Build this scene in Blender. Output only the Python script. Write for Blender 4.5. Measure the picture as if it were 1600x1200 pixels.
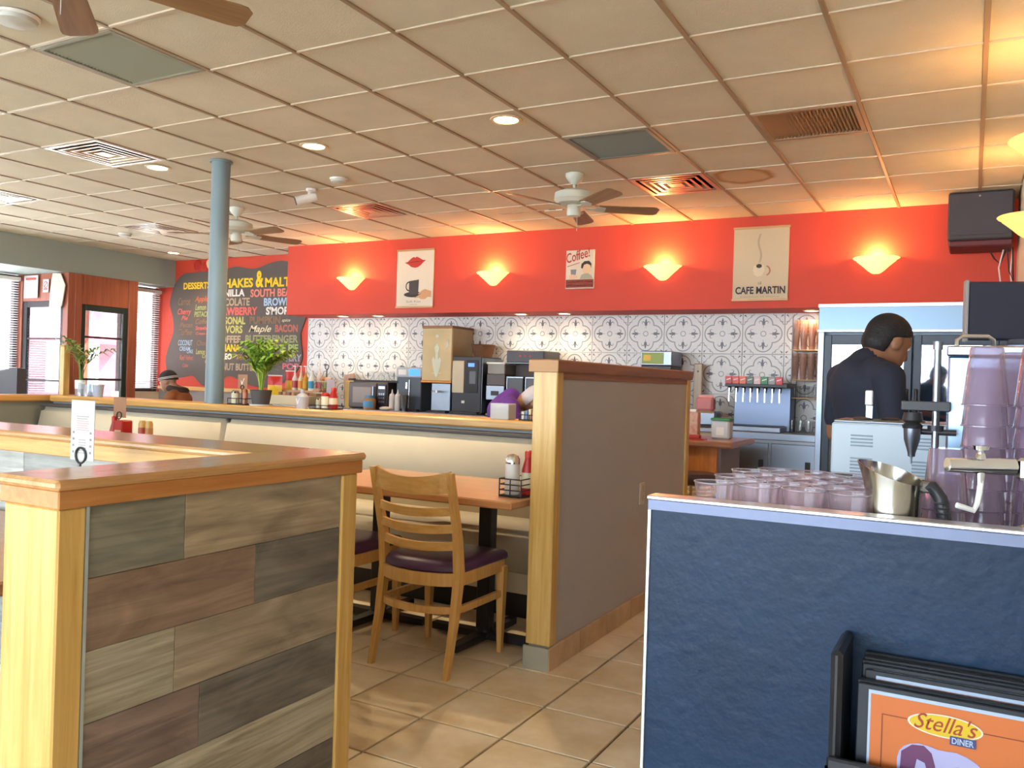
import bpy, bmesh, math, random
import numpy as np
from mathutils import Vector, Matrix
random.seed(7)
for o in list(bpy.data.objects): bpy.data.objects.remove(o)
SC = bpy.context.scene
COL = SC.collection
R = math.radians

# ---------------------------------------------------------------- camera
cam_d = bpy.data.cameras.new('camera'); cam = bpy.data.objects.new('camera', cam_d); COL.objects.link(cam)
YAW, PITCH, ROLL, FPX = R(28.4486), R(-0.1076), R(1.8029), 1322.9
cy, sy = math.cos(YAW), math.sin(YAW)
f0 = Vector((-sy, cy, 0)); r0 = Vector((cy, sy, 0)); u0 = Vector((0, 0, 1))
fw = f0*math.cos(PITCH) + u0*math.sin(PITCH); up = u0*math.cos(PITCH) - f0*math.sin(PITCH)
rt = r0*math.cos(ROLL) + up*math.sin(ROLL); up2 = up*math.cos(ROLL) - r0*math.sin(ROLL)
m = Matrix((rt, up2, -fw)).transposed().to_4x4(); m.translation = Vector((0, 0, 1.25))
cam.matrix_world = m
cam_d.sensor_fit = 'HORIZONTAL'; cam_d.sensor_width = 36; cam_d.lens = FPX/1600*36; cam_d.clip_start = 0.03; cam_d.clip_end = 300
SC.camera = cam

# ---------------------------------------------------------------- sky, sun, exposure
W = bpy.data.worlds.new('world'); SC.world = W; W.use_nodes = True
nt = W.node_tree; bg = nt.nodes['Background']
tc = nt.nodes.new('ShaderNodeTexCoord'); sp = nt.nodes.new('ShaderNodeSeparateXYZ'); cr = nt.nodes.new('ShaderNodeValToRGB')
nt.links.new(tc.outputs['Generated'], sp.inputs[0]); nt.links.new(sp.outputs['Z'], cr.inputs[0])
cr.color_ramp.elements[0].position = 0.0; cr.color_ramp.elements[0].color = (0.80, 0.91, 1.0, 1)
cr.color_ramp.elements[1].position = 0.7; cr.color_ramp.elements[1].color = (0.38, 0.64, 1.0, 1)
nt.links.new(cr.outputs[0], bg.inputs[0]); bg.inputs[1].default_value = 8.0
sun_d = bpy.data.lights.new('sun', 'SUN'); sun_d.energy = 38; sun_d.angle = R(1); sun_d.color = (1, .96, .90)
sun = bpy.data.objects.new('sun', sun_d); COL.objects.link(sun)
sun.rotation_euler = Vector((-0.12, -0.62, -0.78)).to_track_quat('-Z', 'Y').to_euler()
sun.location = (3, 3, 12)
def portal(loc, rot, sx, sz):
    d = bpy.data.lights.new('window_portal', 'AREA'); d.shape = 'RECTANGLE'; d.size = sx; d.size_y = sz
    d.cycles.is_portal = True
    o = bpy.data.objects.new('window_portal', d); COL.objects.link(o); o.location = loc; o.rotation_euler = rot
portal((-5.4, -4.98, 1.5), (R(90), 0, R(0)), 11.4, 2.4)
portal((-11.33, 3.95, 1.6), (R(90), 0, R(-90)), 5.8, 1.75)
SC.view_settings.view_transform = 'Standard'; SC.view_settings.look = 'None'
SC.view_settings.exposure = 1.05; SC.view_settings.gamma = 1.0; SC.view_settings.use_curve_mapping = False

# ---------------------------------------------------------------- materials
def lin(c):
    if isinstance(c, str):
        c = c.lstrip('#'); c = [int(c[i:i+2], 16)/255 for i in (0, 2, 4)]
    return tuple(x/12.92 if x <= .04045 else ((x+.055)/1.055)**2.4 for x in c)
MATS = {}
def mat(name, col, rough=.55, metal=0, var=.0, vscale=6, bump=0, bscale=40, emit=None, estr=0, stretch=None, col2=None, rand=0, coat=0, trans=0, ior=1.45, spec=.5, alpha=1):
    if name in MATS: return MATS[name]
    M = bpy.data.materials.new(name); M.use_nodes = True; MATS[name] = M
    n = M.node_tree.nodes; l = M.node_tree.links; p = n['Principled BSDF']
    c = lin(col); p.inputs['Base Color'].default_value = (*c, 1)
    p.inputs['Roughness'].default_value = rough; p.inputs['Metallic'].default_value = metal
    p.inputs['Coat Weight'].default_value = coat; p.inputs['Transmission Weight'].default_value = trans
    p.inputs['IOR'].default_value = ior; p.inputs['Specular IOR Level'].default_value = spec; p.inputs['Alpha'].default_value = alpha
    if emit: p.inputs['Emission Color'].default_value = (*lin(emit), 1); p.inputs['Emission Strength'].default_value = estr
    if var or bump or col2 or rand:
        t = n.new('ShaderNodeTexCoord'); mp = n.new('ShaderNodeMapping'); l.new(t.outputs['Object'], mp.inputs[0])
        if stretch: mp.inputs['Scale'].default_value = stretch
        oi = n.new('ShaderNodeObjectInfo')
        vm = n.new('ShaderNodeVectorMath'); vm.operation = 'SCALE'; vm.inputs[0].default_value = (13, 7, 5)
        l.new(oi.outputs['Random'], vm.inputs['Scale']); l.new(vm.outputs[0], mp.inputs['Location'])
    if var or col2 or rand:
        nz = n.new('ShaderNodeTexNoise'); nz.inputs['Scale'].default_value = vscale; nz.inputs['Detail'].default_value = 6; nz.inputs['Roughness'].default_value = .6
        l.new(mp.outputs[0], nz.inputs['Vector'])
        rp = n.new('ShaderNodeValToRGB'); rp.color_ramp.elements[0].position = .32; rp.color_ramp.elements[1].position = .68
        c2 = lin(col2) if col2 else tuple(x*(1-var) for x in c)
        rp.color_ramp.elements[0].color = (*c2, 1); rp.color_ramp.elements[1].color = (*[min(1, x*(1+var*.35)) for x in c], 1)
        l.new(nz.outputs['Fac'], rp.inputs[0]); out = rp.outputs[0]
        if rand:
            hs = n.new('ShaderNodeHueSaturation'); mr = n.new('ShaderNodeMapRange'); mr.inputs['To Min'].default_value = 1-rand; mr.inputs['To Max'].default_value = 1+rand
            l.new(oi.outputs['Random'], mr.inputs[0]); l.new(mr.outputs[0], hs.inputs['Value']); l.new(out, hs.inputs['Color']); out = hs.outputs[0]
        l.new(out, p.inputs['Base Color'])
    if bump:
        nb = n.new('ShaderNodeTexNoise'); nb.inputs['Scale'].default_value = bscale; nb.inputs['Detail'].default_value = 4
        l.new(mp.outputs[0], nb.inputs['Vector']); bp = n.new('ShaderNodeBump'); bp.inputs['Strength'].default_value = bump; bp.inputs['Distance'].default_value = .01
        l.new(nb.outputs['Fac'], bp.inputs['Height']); l.new(bp.outputs[0], p.inputs['Normal'])
    return M
def wood(name, ca, cb, axis='z', rough=.38, scale=1, coat=.15, knots=0, rand=0):
    """grain stretched along one axis of the object"""
    if name in MATS: return MATS[name]
    M = bpy.data.materials.new(name); M.use_nodes = True; MATS[name] = M
    n = M.node_tree.nodes; l = M.node_tree.links; p = n['Principled BSDF']
    p.inputs['Roughness'].default_value = rough; p.inputs['Coat Weight'].default_value = coat; p.inputs['Coat Roughness'].default_value = .25
    t = n.new('ShaderNodeTexCoord'); mp = n.new('ShaderNodeMapping'); l.new(t.outputs['Object'], mp.inputs[0])
    s = {'x': (1.2, 22, 22), 'y': (22, 1.2, 22), 'z': (22, 22, 1.2)}[axis]
    mp.inputs['Scale'].default_value = [k*scale for k in s]
    oi = n.new('ShaderNodeObjectInfo'); vm = n.new('ShaderNodeVectorMath'); vm.operation = 'SCALE'; vm.inputs[0].default_value = (31, 17, 23)
    l.new(oi.outputs['Random'], vm.inputs['Scale']); l.new(vm.outputs[0], mp.inputs['Location'])
    nz = n.new('ShaderNodeTexNoise'); nz.inputs['Scale'].default_value = 1.6; nz.inputs['Detail'].default_value = 8; nz.inputs['Roughness'].default_value = .62; nz.inputs['Distortion'].default_value = .5+knots
    l.new(mp.outputs[0], nz.inputs['Vector'])
    rp = n.new('ShaderNodeValToRGB'); rp.color_ramp.elements[0].position = .34; rp.color_ramp.elements[1].position = .66
    rp.color_ramp.elements[0].color = (*lin(ca), 1); rp.color_ramp.elements[1].color = (*lin(cb), 1)
    l.new(nz.outputs['Fac'], rp.inputs[0]); out = rp.outputs[0]
    if knots:
        m2 = n.new('ShaderNodeMapping'); l.new(t.outputs['Object'], m2.inputs[0]); l.new(vm.outputs[0], m2.inputs['Location'])
        m2.inputs['Scale'].default_value = {'x': (3, 7, 7), 'y': (7, 3, 7), 'z': (7, 7, 3)}[axis]
        n2 = n.new('ShaderNodeTexNoise'); n2.inputs['Scale'].default_value = 1.1; n2.inputs['Detail'].default_value = 5; n2.inputs['Distortion'].default_value = 1.2
        l.new(m2.outputs[0], n2.inputs['Vector'])
        r2 = n.new('ShaderNodeValToRGB'); r2.color_ramp.elements[0].position = .35; r2.color_ramp.elements[0].color = (.52, .50, .48, 1); r2.color_ramp.elements[1].position = .6; r2.color_ramp.elements[1].color = (1, 1, 1, 1)
        l.new(n2.outputs['Fac'], r2.inputs[0])
        mx = n.new('ShaderNodeMix'); mx.data_type = 'RGBA'; mx.blend_type = 'MULTIPLY'; mx.inputs['Factor'].default_value = min(1, knots)
        l.new(out, mx.inputs[6]); l.new(r2.outputs[0], mx.inputs[7]); out = mx.outputs[2]
    l.new(out, p.inputs['Base Color'])
    bp = n.new('ShaderNodeBump'); bp.inputs['Strength'].default_value = .08; bp.inputs['Distance'].default_value = .004
    l.new(nz.outputs['Fac'], bp.inputs['Height']); l.new(bp.outputs[0], p.inputs['Normal'])
    return M
def glassy(name, tint=(1, 1, 1), refl=.12, rough=.02, milk=0, milk_col=(.8, .75, .85), pw=4.0):
    if name in MATS: return MATS[name]
    M = bpy.data.materials.new(name); M.use_nodes = True; MATS[name] = M
    n = M.node_tree.nodes; l = M.node_tree.links; n.remove(n['Principled BSDF'])
    tr = n.new('ShaderNodeBsdfTransparent'); tr.inputs[0].default_value = (*tint, 1)
    gl = n.new('ShaderNodeBsdfGlossy'); gl.inputs['Roughness'].default_value = rough
    lw = n.new('ShaderNodeLayerWeight'); fr = n.new('ShaderNodeMath'); fr.operation = 'POWER'; fr.inputs[1].default_value = pw; l.new(lw.outputs['Facing'], fr.inputs[0])
    ad = n.new('ShaderNodeMath'); ad.operation = 'ADD'; ad.inputs[1].default_value = refl; ad.use_clamp = True
    mx = n.new('ShaderNodeMixShader'); l.new(fr.outputs[0], ad.inputs[0]); l.new(ad.outputs[0], mx.inputs[0])
    src = tr.outputs[0]
    if milk:
        tl_ = n.new('ShaderNodeBsdfTranslucent'); tl_.inputs[0].default_value = (*milk_col, 1); df = n.new('ShaderNodeBsdfDiffuse'); df.inputs[0].default_value = (*milk_col, 1)
        m2 = n.new('ShaderNodeMixShader'); m2.inputs[0].default_value = .5; l.new(tl_.outputs[0], m2.inputs[1]); l.new(df.outputs[0], m2.inputs[2])
        m3 = n.new('ShaderNodeMixShader'); m3.inputs[0].default_value = milk; l.new(src, m3.inputs[1]); l.new(m2.outputs[0], m3.inputs[2]); src = m3.outputs[0]
    l.new(src, mx.inputs[1]); l.new(gl.outputs[0], mx.inputs[2]); l.new(mx.outputs[0], n['Material Output'].inputs[0])
    return M

ceil_tile = mat('ceiling_tile', '#d8d0ba', .9, var=.06, vscale=3, bump=.25, bscale=160, rand=.04)
ceil_bar = mat('ceiling_bar', '#a08a70', .5)
red_wall = mat('red_paint', '#cf4630', .6, var=.03, vscale=2)
grey_wall = mat('warm_grey_paint', '#b7b5b7', .55, var=.04, vscale=2)
green_grey = mat('green_grey_paint', '#97a49e', .6)
beige_wall = mat('beige_paint', '#d6cbb8', .7)
oak = wood('oak_vertical', '#c99a4c', '#e3bd72', 'z')
oak_x = wood('oak_lengthwise_x', '#c08a45', '#dcae62', 'x')
oak_y = wood('oak_lengthwise_y', '#b97f40', '#d3a05a', 'y')
cap_x = wood('cap_lengthwise_x', '#b98550', '#d6a873', 'x', rough=.22, coat=.5)
cap_y = wood('cap_lengthwise_y', '#b98550', '#d6a873', 'y', rough=.22, coat=.5)
chair_wood = wood('chair_beech', '#dfa658', '#efc078', 'z', rough=.35, scale=1.4)
table_wood = wood('table_laminate', '#c58a5a', '#d8a06c', 'x', rough=.28, coat=.3)
cream = mat('cream_vinyl', '#d8ccb4', .5, var=.03)
purple_vinyl = mat('purple_vinyl', '#57365a', .38, var=.15, vscale=8)
black_metal = mat('black_metal', '#2c2b2e', .4)
dark_plastic = mat('dark_plastic', '#35333a', .4)
black_paint = mat('black_paint_sky_tint', '#112b47', .44, bump=.17, bscale=38, var=.3, vscale=4, spec=.35)  # black gloss paint tinted navy, blue daylight put into the base colour
steel = mat('brushed_steel', '#8e98a6', .30, metal=1)
steel_s = mat('satin_steel', '#98a1ae', .42, metal=1)
chrome = mat('chrome', '#e3e6ea', .08, metal=1)
alum = mat('aluminium_edge', '#e6eaf0', .3, metal=.9)
white_pl = mat('white_plastic', '#e9e6df', .4)
white_en = mat('white_enamel', '#b9c7d2', .4)
fan_white = mat('fan_enamel', '#cfd3c6', .4)
blade_m = wood('fan_blade_wood', '#8a6748', '#9c7a55', 'x', rough=.45, coat=0)
post_paint = mat('steel_column_paint', '#7a8d95', .42)
clear_cup = glassy('clear_tumbler', (.97, .94, .97), .03, .10, .17, (.78, .68, .76), 2.4)
lilac_cup = glassy('lilac_tumbler', (.95, .90, .97), .04, .12, .44, (.50, .40, .55), 2.2)
cup_rim = glassy('tumbler_rim', (.9, .86, .92), .15, .12, .55, (.70, .62, .72), 1.6)
cup_rim2 = glassy('tumbler_rim_lilac', (.8, .74, .84), .10, .15, .70, (.34, .26, .40), 2.0)
clear_glass = glassy('clear_glass', (.96, .97, .97), .06)
win_glass = glassy('window_glass', (.97, .97, .97), .03)
paper = mat('white_paper', '#c4c2c0', .7)
red_pl = mat('red_plastic', '#b3231c', .35)
yellow_pl = mat('yellow_plastic', '#e3b62c', .4)
kraft = mat('kraft_card', '#a5785a', .7)

# ---------------------------------------------------------------- mesh builder
class MB:
    def __init__(s): s.v = []; s.f = []; s.mi = []; s.m = 0
    def _add(s, vs, fs):
        b = len(s.v); s.v += [tuple(v) for v in vs]; s.f += [tuple(b+i for i in f) for f in fs]; s.mi += [s.m]*len(fs); return s
    def mat(s, i): s.m = i; return s
    def box(s, x0, y0, z0, x1, y1, z1):
        vs = [(x, y, z) for z in (z0, z1) for y in (y0, y1) for x in (x0, x1)]
        return s._add(vs, [(0, 2, 3, 1), (4, 5, 7, 6), (0, 1, 5, 4), (2, 6, 7, 3), (0, 4, 6, 2), (1, 3, 7, 5)])
    def cbox(s, x0, y0, z0, x1, y1, z1, b=.004):
        bm = bmesh.new(); bmesh.ops.create_cube(bm, size=1)
        for v in bm.verts: v.co = Vector(((x0+x1)/2+v.co.x*(x1-x0), (y0+y1)/2+v.co.y*(y1-y0), (z0+z1)/2+v.co.z*(z1-z0)))
        b = min(b, .45*min(abs(x1-x0), abs(y1-y0), abs(z1-z0)))
        bmesh.ops.bevel(bm, geom=bm.edges[:], offset=b, segments=1, affect='EDGES', profile=.5)
        bm.verts.index_update(); s._add([v.co for v in bm.verts], [[v.index for v in f.verts] for f in bm.faces]); bm.free(); return s
    def frame(s, d):
        d = Vector(d).normalized(); a = Vector((0, 0, 1)) if abs(d.z) < .9 else Vector((1, 0, 0))
        u = d.cross(a).normalized(); return u, d.cross(u).normalized()
    def cyl(s, p0, p1, r0, r1=None, n=16, caps=True):
        r1 = r0 if r1 is None else r1; p0 = Vector(p0); p1 = Vector(p1); u, w = s.frame(p1-p0)
        vs = [p + (u*math.cos(2*math.pi*i/n) + w*math.sin(2*math.pi*i/n))*r for p, r in ((p0, r0), (p1, r1)) for i in range(n)]
        fs = [(i, (i+1) % n, n+(i+1) % n, n+i) for i in range(n)]
        if caps: fs += [tuple(range(n-1, -1, -1)), tuple(range(n, 2*n))]
        return s._add(vs, fs)
    def lathe(s, prof, c=(0, 0, 0), n=24, a0=0, a1=2*math.pi, close=True, sx=1, sy=1):
        full = abs(a1-a0-2*math.pi) < 1e-6; k = n if full else n+1
        vs = []
        for r, z in prof:
            for i in range(k):
                a = a0+(a1-a0)*i/n; vs.append((c[0]+sx*r*math.cos(a), c[1]+sy*r*math.sin(a), c[2]+z))
        fs = []
        for j in range(len(prof)-1):
            for i in range(n if full else n):
                i2 = (i+1) % k if full else i+1
                fs.append((j*k+i, j*k+i2, (j+1)*k+i2, (j+1)*k+i))
        return s._add(vs, fs)
    def tube(s, pts, r, n=8, caps=True, r_end=None):
        pts = [Vector(p) for p in pts]; N = len(pts); rings = []
        u = None
        for i, p in enumerate(pts):
            d = (pts[min(i+1, N-1)]-pts[max(i-1, 0)]).normalized()
            if u is None: u, w = s.frame(d)
            else:
                u = (u - d*u.dot(d)).normalized(); w = d.cross(u).normalized()
            rr = r if r_end is None else r+(r_end-r)*i/(N-1)
            rings += [p+(u*math.cos(2*math.pi*k/n)+w*math.sin(2*math.pi*k/n))*rr for k in range(n)]
        fs = [(i*n+k, i*n+(k+1) % n, (i+1)*n+(k+1) % n, (i+1)*n+k) for i in range(N-1) for k in range(n)]
        if caps: fs += [tuple(range(n-1, -1, -1)), tuple((N-1)*n+k for k in range(n))]
        return s._add(rings, fs)
    def prism(s, poly, axis, a, b):
        def P(p, t):
            return {'y': (p[0], t, p[1]), 'x': (t, p[0], p[1]), 'z': (p[0], p[1], t)}[axis]
        n = len(poly); vs = [P(p, a) for p in poly]+[P(p, b) for p in poly]
        fs = [(i, (i+1) % n, n+(i+1) % n, n+i) for i in range(n)]+[tuple(range(n-1, -1, -1)), tuple(range(n, 2*n))]
        return s._add(vs, fs)
    def sweep(s, path, w, h):
        """rectangular bar along a horizontal path (list of x,y,z), w across, h tall"""
        pts = [Vector(p) for p in path]; N = len(pts); vs = []
        for i, p in enumerate(pts):
            d = pts[min(i+1, N-1)]-pts[max(i-1, 0)]; q = Vector((-d.y, d.x, 0)).normalized()*w/2; z = Vector((0, 0, h/2))
            vs += [p-q-z, p+q-z, p+q+z, p-q+z]
        fs = [(i*4+k, i*4+(k+1) % 4, (i+1)*4+(k+1) % 4, (i+1)*4+k) for i in range(N-1) for k in range(4)]+[(3, 2, 1, 0), tuple((N-1)*4+k for k in range(4))]
        return s._add(vs, fs)
    def ell(s, c, rx, ry, rz, n=16, mm=10):
        vs = []; 
        for j in range(1, mm):
            t = math.pi*j/mm
            vs += [(c[0]+rx*math.sin(t)*math.cos(2*math.pi*i/n), c[1]+ry*math.sin(t)*math.sin(2*math.pi*i/n), c[2]-rz*math.cos(t)) for i in range(n)]
        vs += [(c[0], c[1], c[2]-rz), (c[0], c[1], c[2]+rz)]; b = (mm-1)*n
        fs = [(j*n+i, j*n+(i+1) % n, (j+1)*n+(i+1) % n, (j+1)*n+i) for j in range(mm-2) for i in range(n)]
        fs += [(b, (i+1) % n, i) for i in range(n)]+[(b+1, (mm-2)*n+i, (mm-2)*n+(i+1) % n) for i in range(n)]
        return s._add(vs, fs)
    def mesh(s, name, mats, smooth=False, org=(0, 0, 0)):
        me = bpy.data.meshes.new(name)
        me.from_pydata([(v[0]-org[0], v[1]-org[1], v[2]-org[2]) for v in s.v], [], s.f)
        for mm in (mats if isinstance(mats, (list, tuple)) else [mats]): me.materials.append(mm)
        me.polygons.foreach_set('material_index', s.mi)
        bm = bmesh.new(); bm.from_mesh(me); bmesh.ops.recalc_face_normals(bm, faces=bm.faces[:]); bm.to_mesh(me); bm.free()
        if smooth: me.shade_smooth(); me.set_sharp_from_angle(angle=R(38))
        return me
    def obj(s, name, mats, parent=None, smooth=False, org=(0, 0, 0), kind=None):
        return link(name, s.mesh(name, mats, smooth, org), parent, org if parent is None else (0, 0, 0) if org == (0, 0, 0) else org, kind)
def link(name, data, parent=None, loc=(0, 0, 0), kind=None, rz=0):
    o = bpy.data.objects.new(name, data); COL.objects.link(o); o.location = loc
    if rz: o.rotation_euler = (0, 0, rz)
    if parent: o.parent = parent
    if kind: o['kind'] = kind
    return o
def tag(o, label, cat, group=None):
    o['label'] = label; o['category'] = cat
    if group: o['group'] = group
    return o
def thing(name, label, cat, loc, rz=0, group=None):
    o = link(name, None, None, loc, None, rz); o.empty_display_size = .05
    return tag(o, label, cat, group)
def dup(root, loc=None, rz=None, label=None):
    r = root.copy(); COL.objects.link(r)
    if loc is not None: r.location = loc
    if rz is not None: r.rotation_euler = (0, 0, rz)
    if label: r['label'] = label
    for ch in list(root.children):
        c = ch.copy(); COL.objects.link(c); c.parent = r
        for g in list(ch.children):
            d = g.copy(); COL.objects.link(d); d.parent = c
    return r
def struct(o): o['kind'] = 'structure'; return o
def arc(cx, cy, r, a0, a1, n): return [(cx+r*math.cos(R(a0+(a1-a0)*i/n)), cy+r*math.sin(R(a0+(a1-a0)*i/n))) for i in range(n+1)]
FLAT = {}
def flat(name, poly, y, m, parent, loc=(0, 0, 0), t=.0012):
    """a flat printed shape facing -Y, poly in (x, z)"""
    return MB().prism(poly, 'y', y-t, y).obj(name, m, parent)
def text(body, w, h, m, parent, x, y, z, name='lettering', shear=0, bold=.0, rot=0, yrot=0, keep=False):
    """lettering facing -Y, lower left corner at x, z in the parent's space"""
    cu = bpy.data.curves.new('t', 'FONT'); cu.body = body; cu.size = 1; cu.extrude = .0; cu.shear = shear; cu.offset = bold
    cu.resolution_u = 3
    to = bpy.data.objects.new('t', cu); COL.objects.link(to)
    dg = bpy.context.evaluated_depsgraph_get(); me = bpy.data.meshes.new_from_object(to.evaluated_get(dg))
    bpy.data.objects.remove(to); bpy.data.curves.remove(cu)
    co = np.array([v.co[:] for v in me.vertices]); mn = co.min(0); mxx = co.max(0)
    sx = w/(mxx[0]-mn[0]); sz = h/(mxx[1]-mn[1])
    for v in me.vertices: v.co = ((v.co.x-mn[0])*sx, 0, (v.co.y-mn[1])*sz)
    me.name = name; me.materials.clear(); me.materials.append(m)
    o = link(name, me, parent, (x, y, z)); o.rotation_euler = (0, rot, yrot)
    return o

# ================================================================ the setting
ZC = 2.872; XL = -11.35; XR = .30; YB = 8.55; YF = -5.0
GX, GY, G = -.592, 4.423, .6096
# floor -----------------------------------------------------------
floor = struct(MB().box(XL-.1, YF, -.06, XR+.1, YB+.1, -.012).obj('floor', mat('grout', '#4a2f1c', .9)))
ftile_m = mat('floor_tile', '#f0dfc2', .36, var=.16, vscale=5, col2='#dcc298', rand=.06, bump=.06, bscale=30)
T = .34; tm = MB().cbox(-T/2+.0045, -T/2+.0045, -.012, T/2-.0045, T/2-.0045, 0, .002).mesh('tile', ftile_m)
rest = MB()
for i in range(-31, 8):
    for j in range(-25, 18):
        x = -1.414+T*(i+.5); y = 2.95+T*(j+.5)
        if x < XL or x+T/2 > XR+.3 or y > YB-.1 or y < YF: continue
        if -3.9 < x < .2 and 1.0 < y < 5.6: link('tile', tm, floor, (x, y, 0))
        else: rest.box(x-T/2+.0045, y-T/2+.0045, -.012, x+T/2-.0045, y+T/2-.0045, 0)
rest.obj('tile_field', ftile_m, floor, kind='stuff')
# ceiling ---------------------------------------------------------
ceil = struct(MB().box(XL-.4, YF-.3, ZC+.06, XR+.3, YB+.3, ZC+.3).obj('ceiling', mat('plenum', '#8a7c68', .9)))
VENT = {(-6, -3): 'r', (-3, 1): 'r', (-1, 1): 's', (-9, -1): 'd', (-13, 0): 'd', (-13, 3): 'd', (-8, 3): 'd', (-3, 3): 'd'}
g2 = G-.012
tmesh = MB().cbox(-g2/2, -g2/2, 0, g2/2, g2/2, .014, .006).mesh('tile', ceil_tile)
rest = MB()
for i in range(-18, 2):
    for j in range(-16, 7):
        x0 = GX+G*i; y0 = GY+G*j; x1 = min(x0+G, XR); y1 = min(y0+G, YB); xx0 = max(x0, XL)
        if x1-xx0 < .05 or y1-y0 < .05 or (i, j) in VENT: continue
        cx, cyy = (xx0+x1)/2, (y0+y1)/2
        if y0 < .3: rest.box(xx0+.006, y0+.006, ZC+.004, x1-.006, y1-.006, ZC+.018); continue
        if x1-xx0 > G-.01 and y1-y0 > G-.01: link('tile', tmesh, ceil, (cx, cyy, ZC+.004))
        else: MB().cbox(-(x1-xx0)/2+.006, -(y1-y0)/2+.006, 0, (x1-xx0)/2-.006, (y1-y0)/2-.006, .014, .006).obj('tile', ceil_tile, ceil).location = (cx, cyy, ZC+.004)
rest.obj('tile_field', ceil_tile, ceil, kind='stuff')
for i in range(-17, 2):
    x = GX+G*i
    MB().cbox(x-.012, YF, ZC-.004, x+.012, YB, ZC+.022, .002).obj('grid_bar', ceil_bar, ceil)
bar_highlight = mat('ceiling_bar_highlight', '#cdbfa8', .4)  # crosswise bars paler than the others: their highlights are put into the colour
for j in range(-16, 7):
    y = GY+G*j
    MB().cbox(XL, y-.010, ZC-.003, XR, y+.010, ZC+.022, .002).obj('grid_bar', bar_highlight, ceil)
# water stain ring printed on one tile
stain = bpy.data.materials.new('water_stain_tile'); stain.use_nodes = True
n = stain.node_tree.nodes; l = stain.node_tree.links; p = n['Principled BSDF']; p.inputs['Roughness'].default_value = .9
t_ = n.new('ShaderNodeTexCoord'); nz = n.new('ShaderNodeTexNoise'); nz.inputs['Scale'].default_value = 5; l.new(t_.outputs['Object'], nz.inputs['Vector'])
ad = n.new('ShaderNodeMix'); ad.data_type = 'VECTOR'; ad.inputs[0].default_value = .12; l.new(t_.outputs['Object'], ad.inputs[4]); l.new(nz.outputs['Color'], ad.inputs[5])
vl = n.new('ShaderNodeVectorMath'); vl.operation = 'LENGTH'; l.new(ad.outputs[1], vl.inputs[0])
rp = n.new('ShaderNodeValToRGB'); e = rp.color_ramp.elements
e[0].position = 0; e[0].color = (*lin('#d0b48c'), 1); e[1].position = 1; e[1].color = (*lin('#d9cbb6'), 1)
for pos, c in ((.15, '#cdb08a'), (.19, '#a87d4d'), (.235, '#d9cbb6')):
    q = e.new(pos); q.color = (*lin(c), 1)
l.new(vl.outputs['Value'], rp.inputs[0]); l.new(rp.outputs[0], p.inputs['Base Color'])
for o in ceil.children:
    if o.name.startswith('tile') and abs(o.location.x-(GX-2*G+G/2)) < .02 and abs(o.location.y-(GY+3.5*G)) < .02:
        o.data = o.data.copy(); o.data.materials[0] = stain

# walls -----------------------------------------------------------
struct(MB().box(-10.72, YB, 0, XR+.2, YB+.2, ZC+.06).obj('wall_back', red_wall))
struct(MB().box(-7.62, 8.03, 2.012, XR, YB, ZC+.05).obj('wall_bulkhead', red_wall))
struct(MB().box(XR, YF, 0, XR+.2, YB, ZC+.06).obj('wall_right', beige_wall))
struct(MB().box(-11.5, 1.0, 2.49, -10.30, YB, ZC+.05).obj('trim_beam', green_grey))
struct(MB().box(XL-.1, YF-.15, 0, XR, YF, .4).box(XL-.1, YF-.15, 2.65, XR, YF, ZC+.06).obj('wall_front', beige_wall))
for k in range(7):
    x = XL+k*1.93
    struct(MB().cbox(x-.05, YF-.12, .4, x+.05, YF-.02, 2.65).obj('trim_%d' % (k+1), black_metal))
struct(MB().box(XL-.2, YF-.15, 0, XL, 1.0, ZC+.06).obj('wall_left', beige_wall))
struct(MB().box(-60, -60, -.25, 40, 40, -.15).obj('ground_outside', mat('street', '#b0aca6', .9, var=.1, vscale=.6)))
struct(MB().box(XL-.5, YF-.4, ZC+.3, XR+.5, YB+.5, ZC+.5).obj('roof_slab', mat('roofing', '#777777', .9)))
# buildings across the street
fac = thing('shop_building', 'sunlit pink and white shop front across the street behind the blinds', 'building', (-24, 9, -.15))
MB().box(-3, -14, 0, 0, 14, 6.5).obj('wall', mat('shop_stucco', '#4f2f36', .8, var=.3, vscale=.8, col2='#7a6065'), fac)
MB().prism([(0, 2.9), (1.4, 2.3), (1.4, 2.15), (0, 2.4)], 'y', -9, 9).obj('awning', mat('awning_red', '#b23a52', .7), fac)
for k in range(7):
    wn = MB().box(0, -8.6+k*2.5, .7, .04, -6.9+k*2.5, 2.2).obj('window', mat('shop_frame', '#d9d9d9', .5), fac)
    MB().box(.04, -8.5+k*2.5, .8, .05, -7.0+k*2.5, 2.1).obj('pane', mat('shop_pane', '#a9b5bf', .6), wn)

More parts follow.
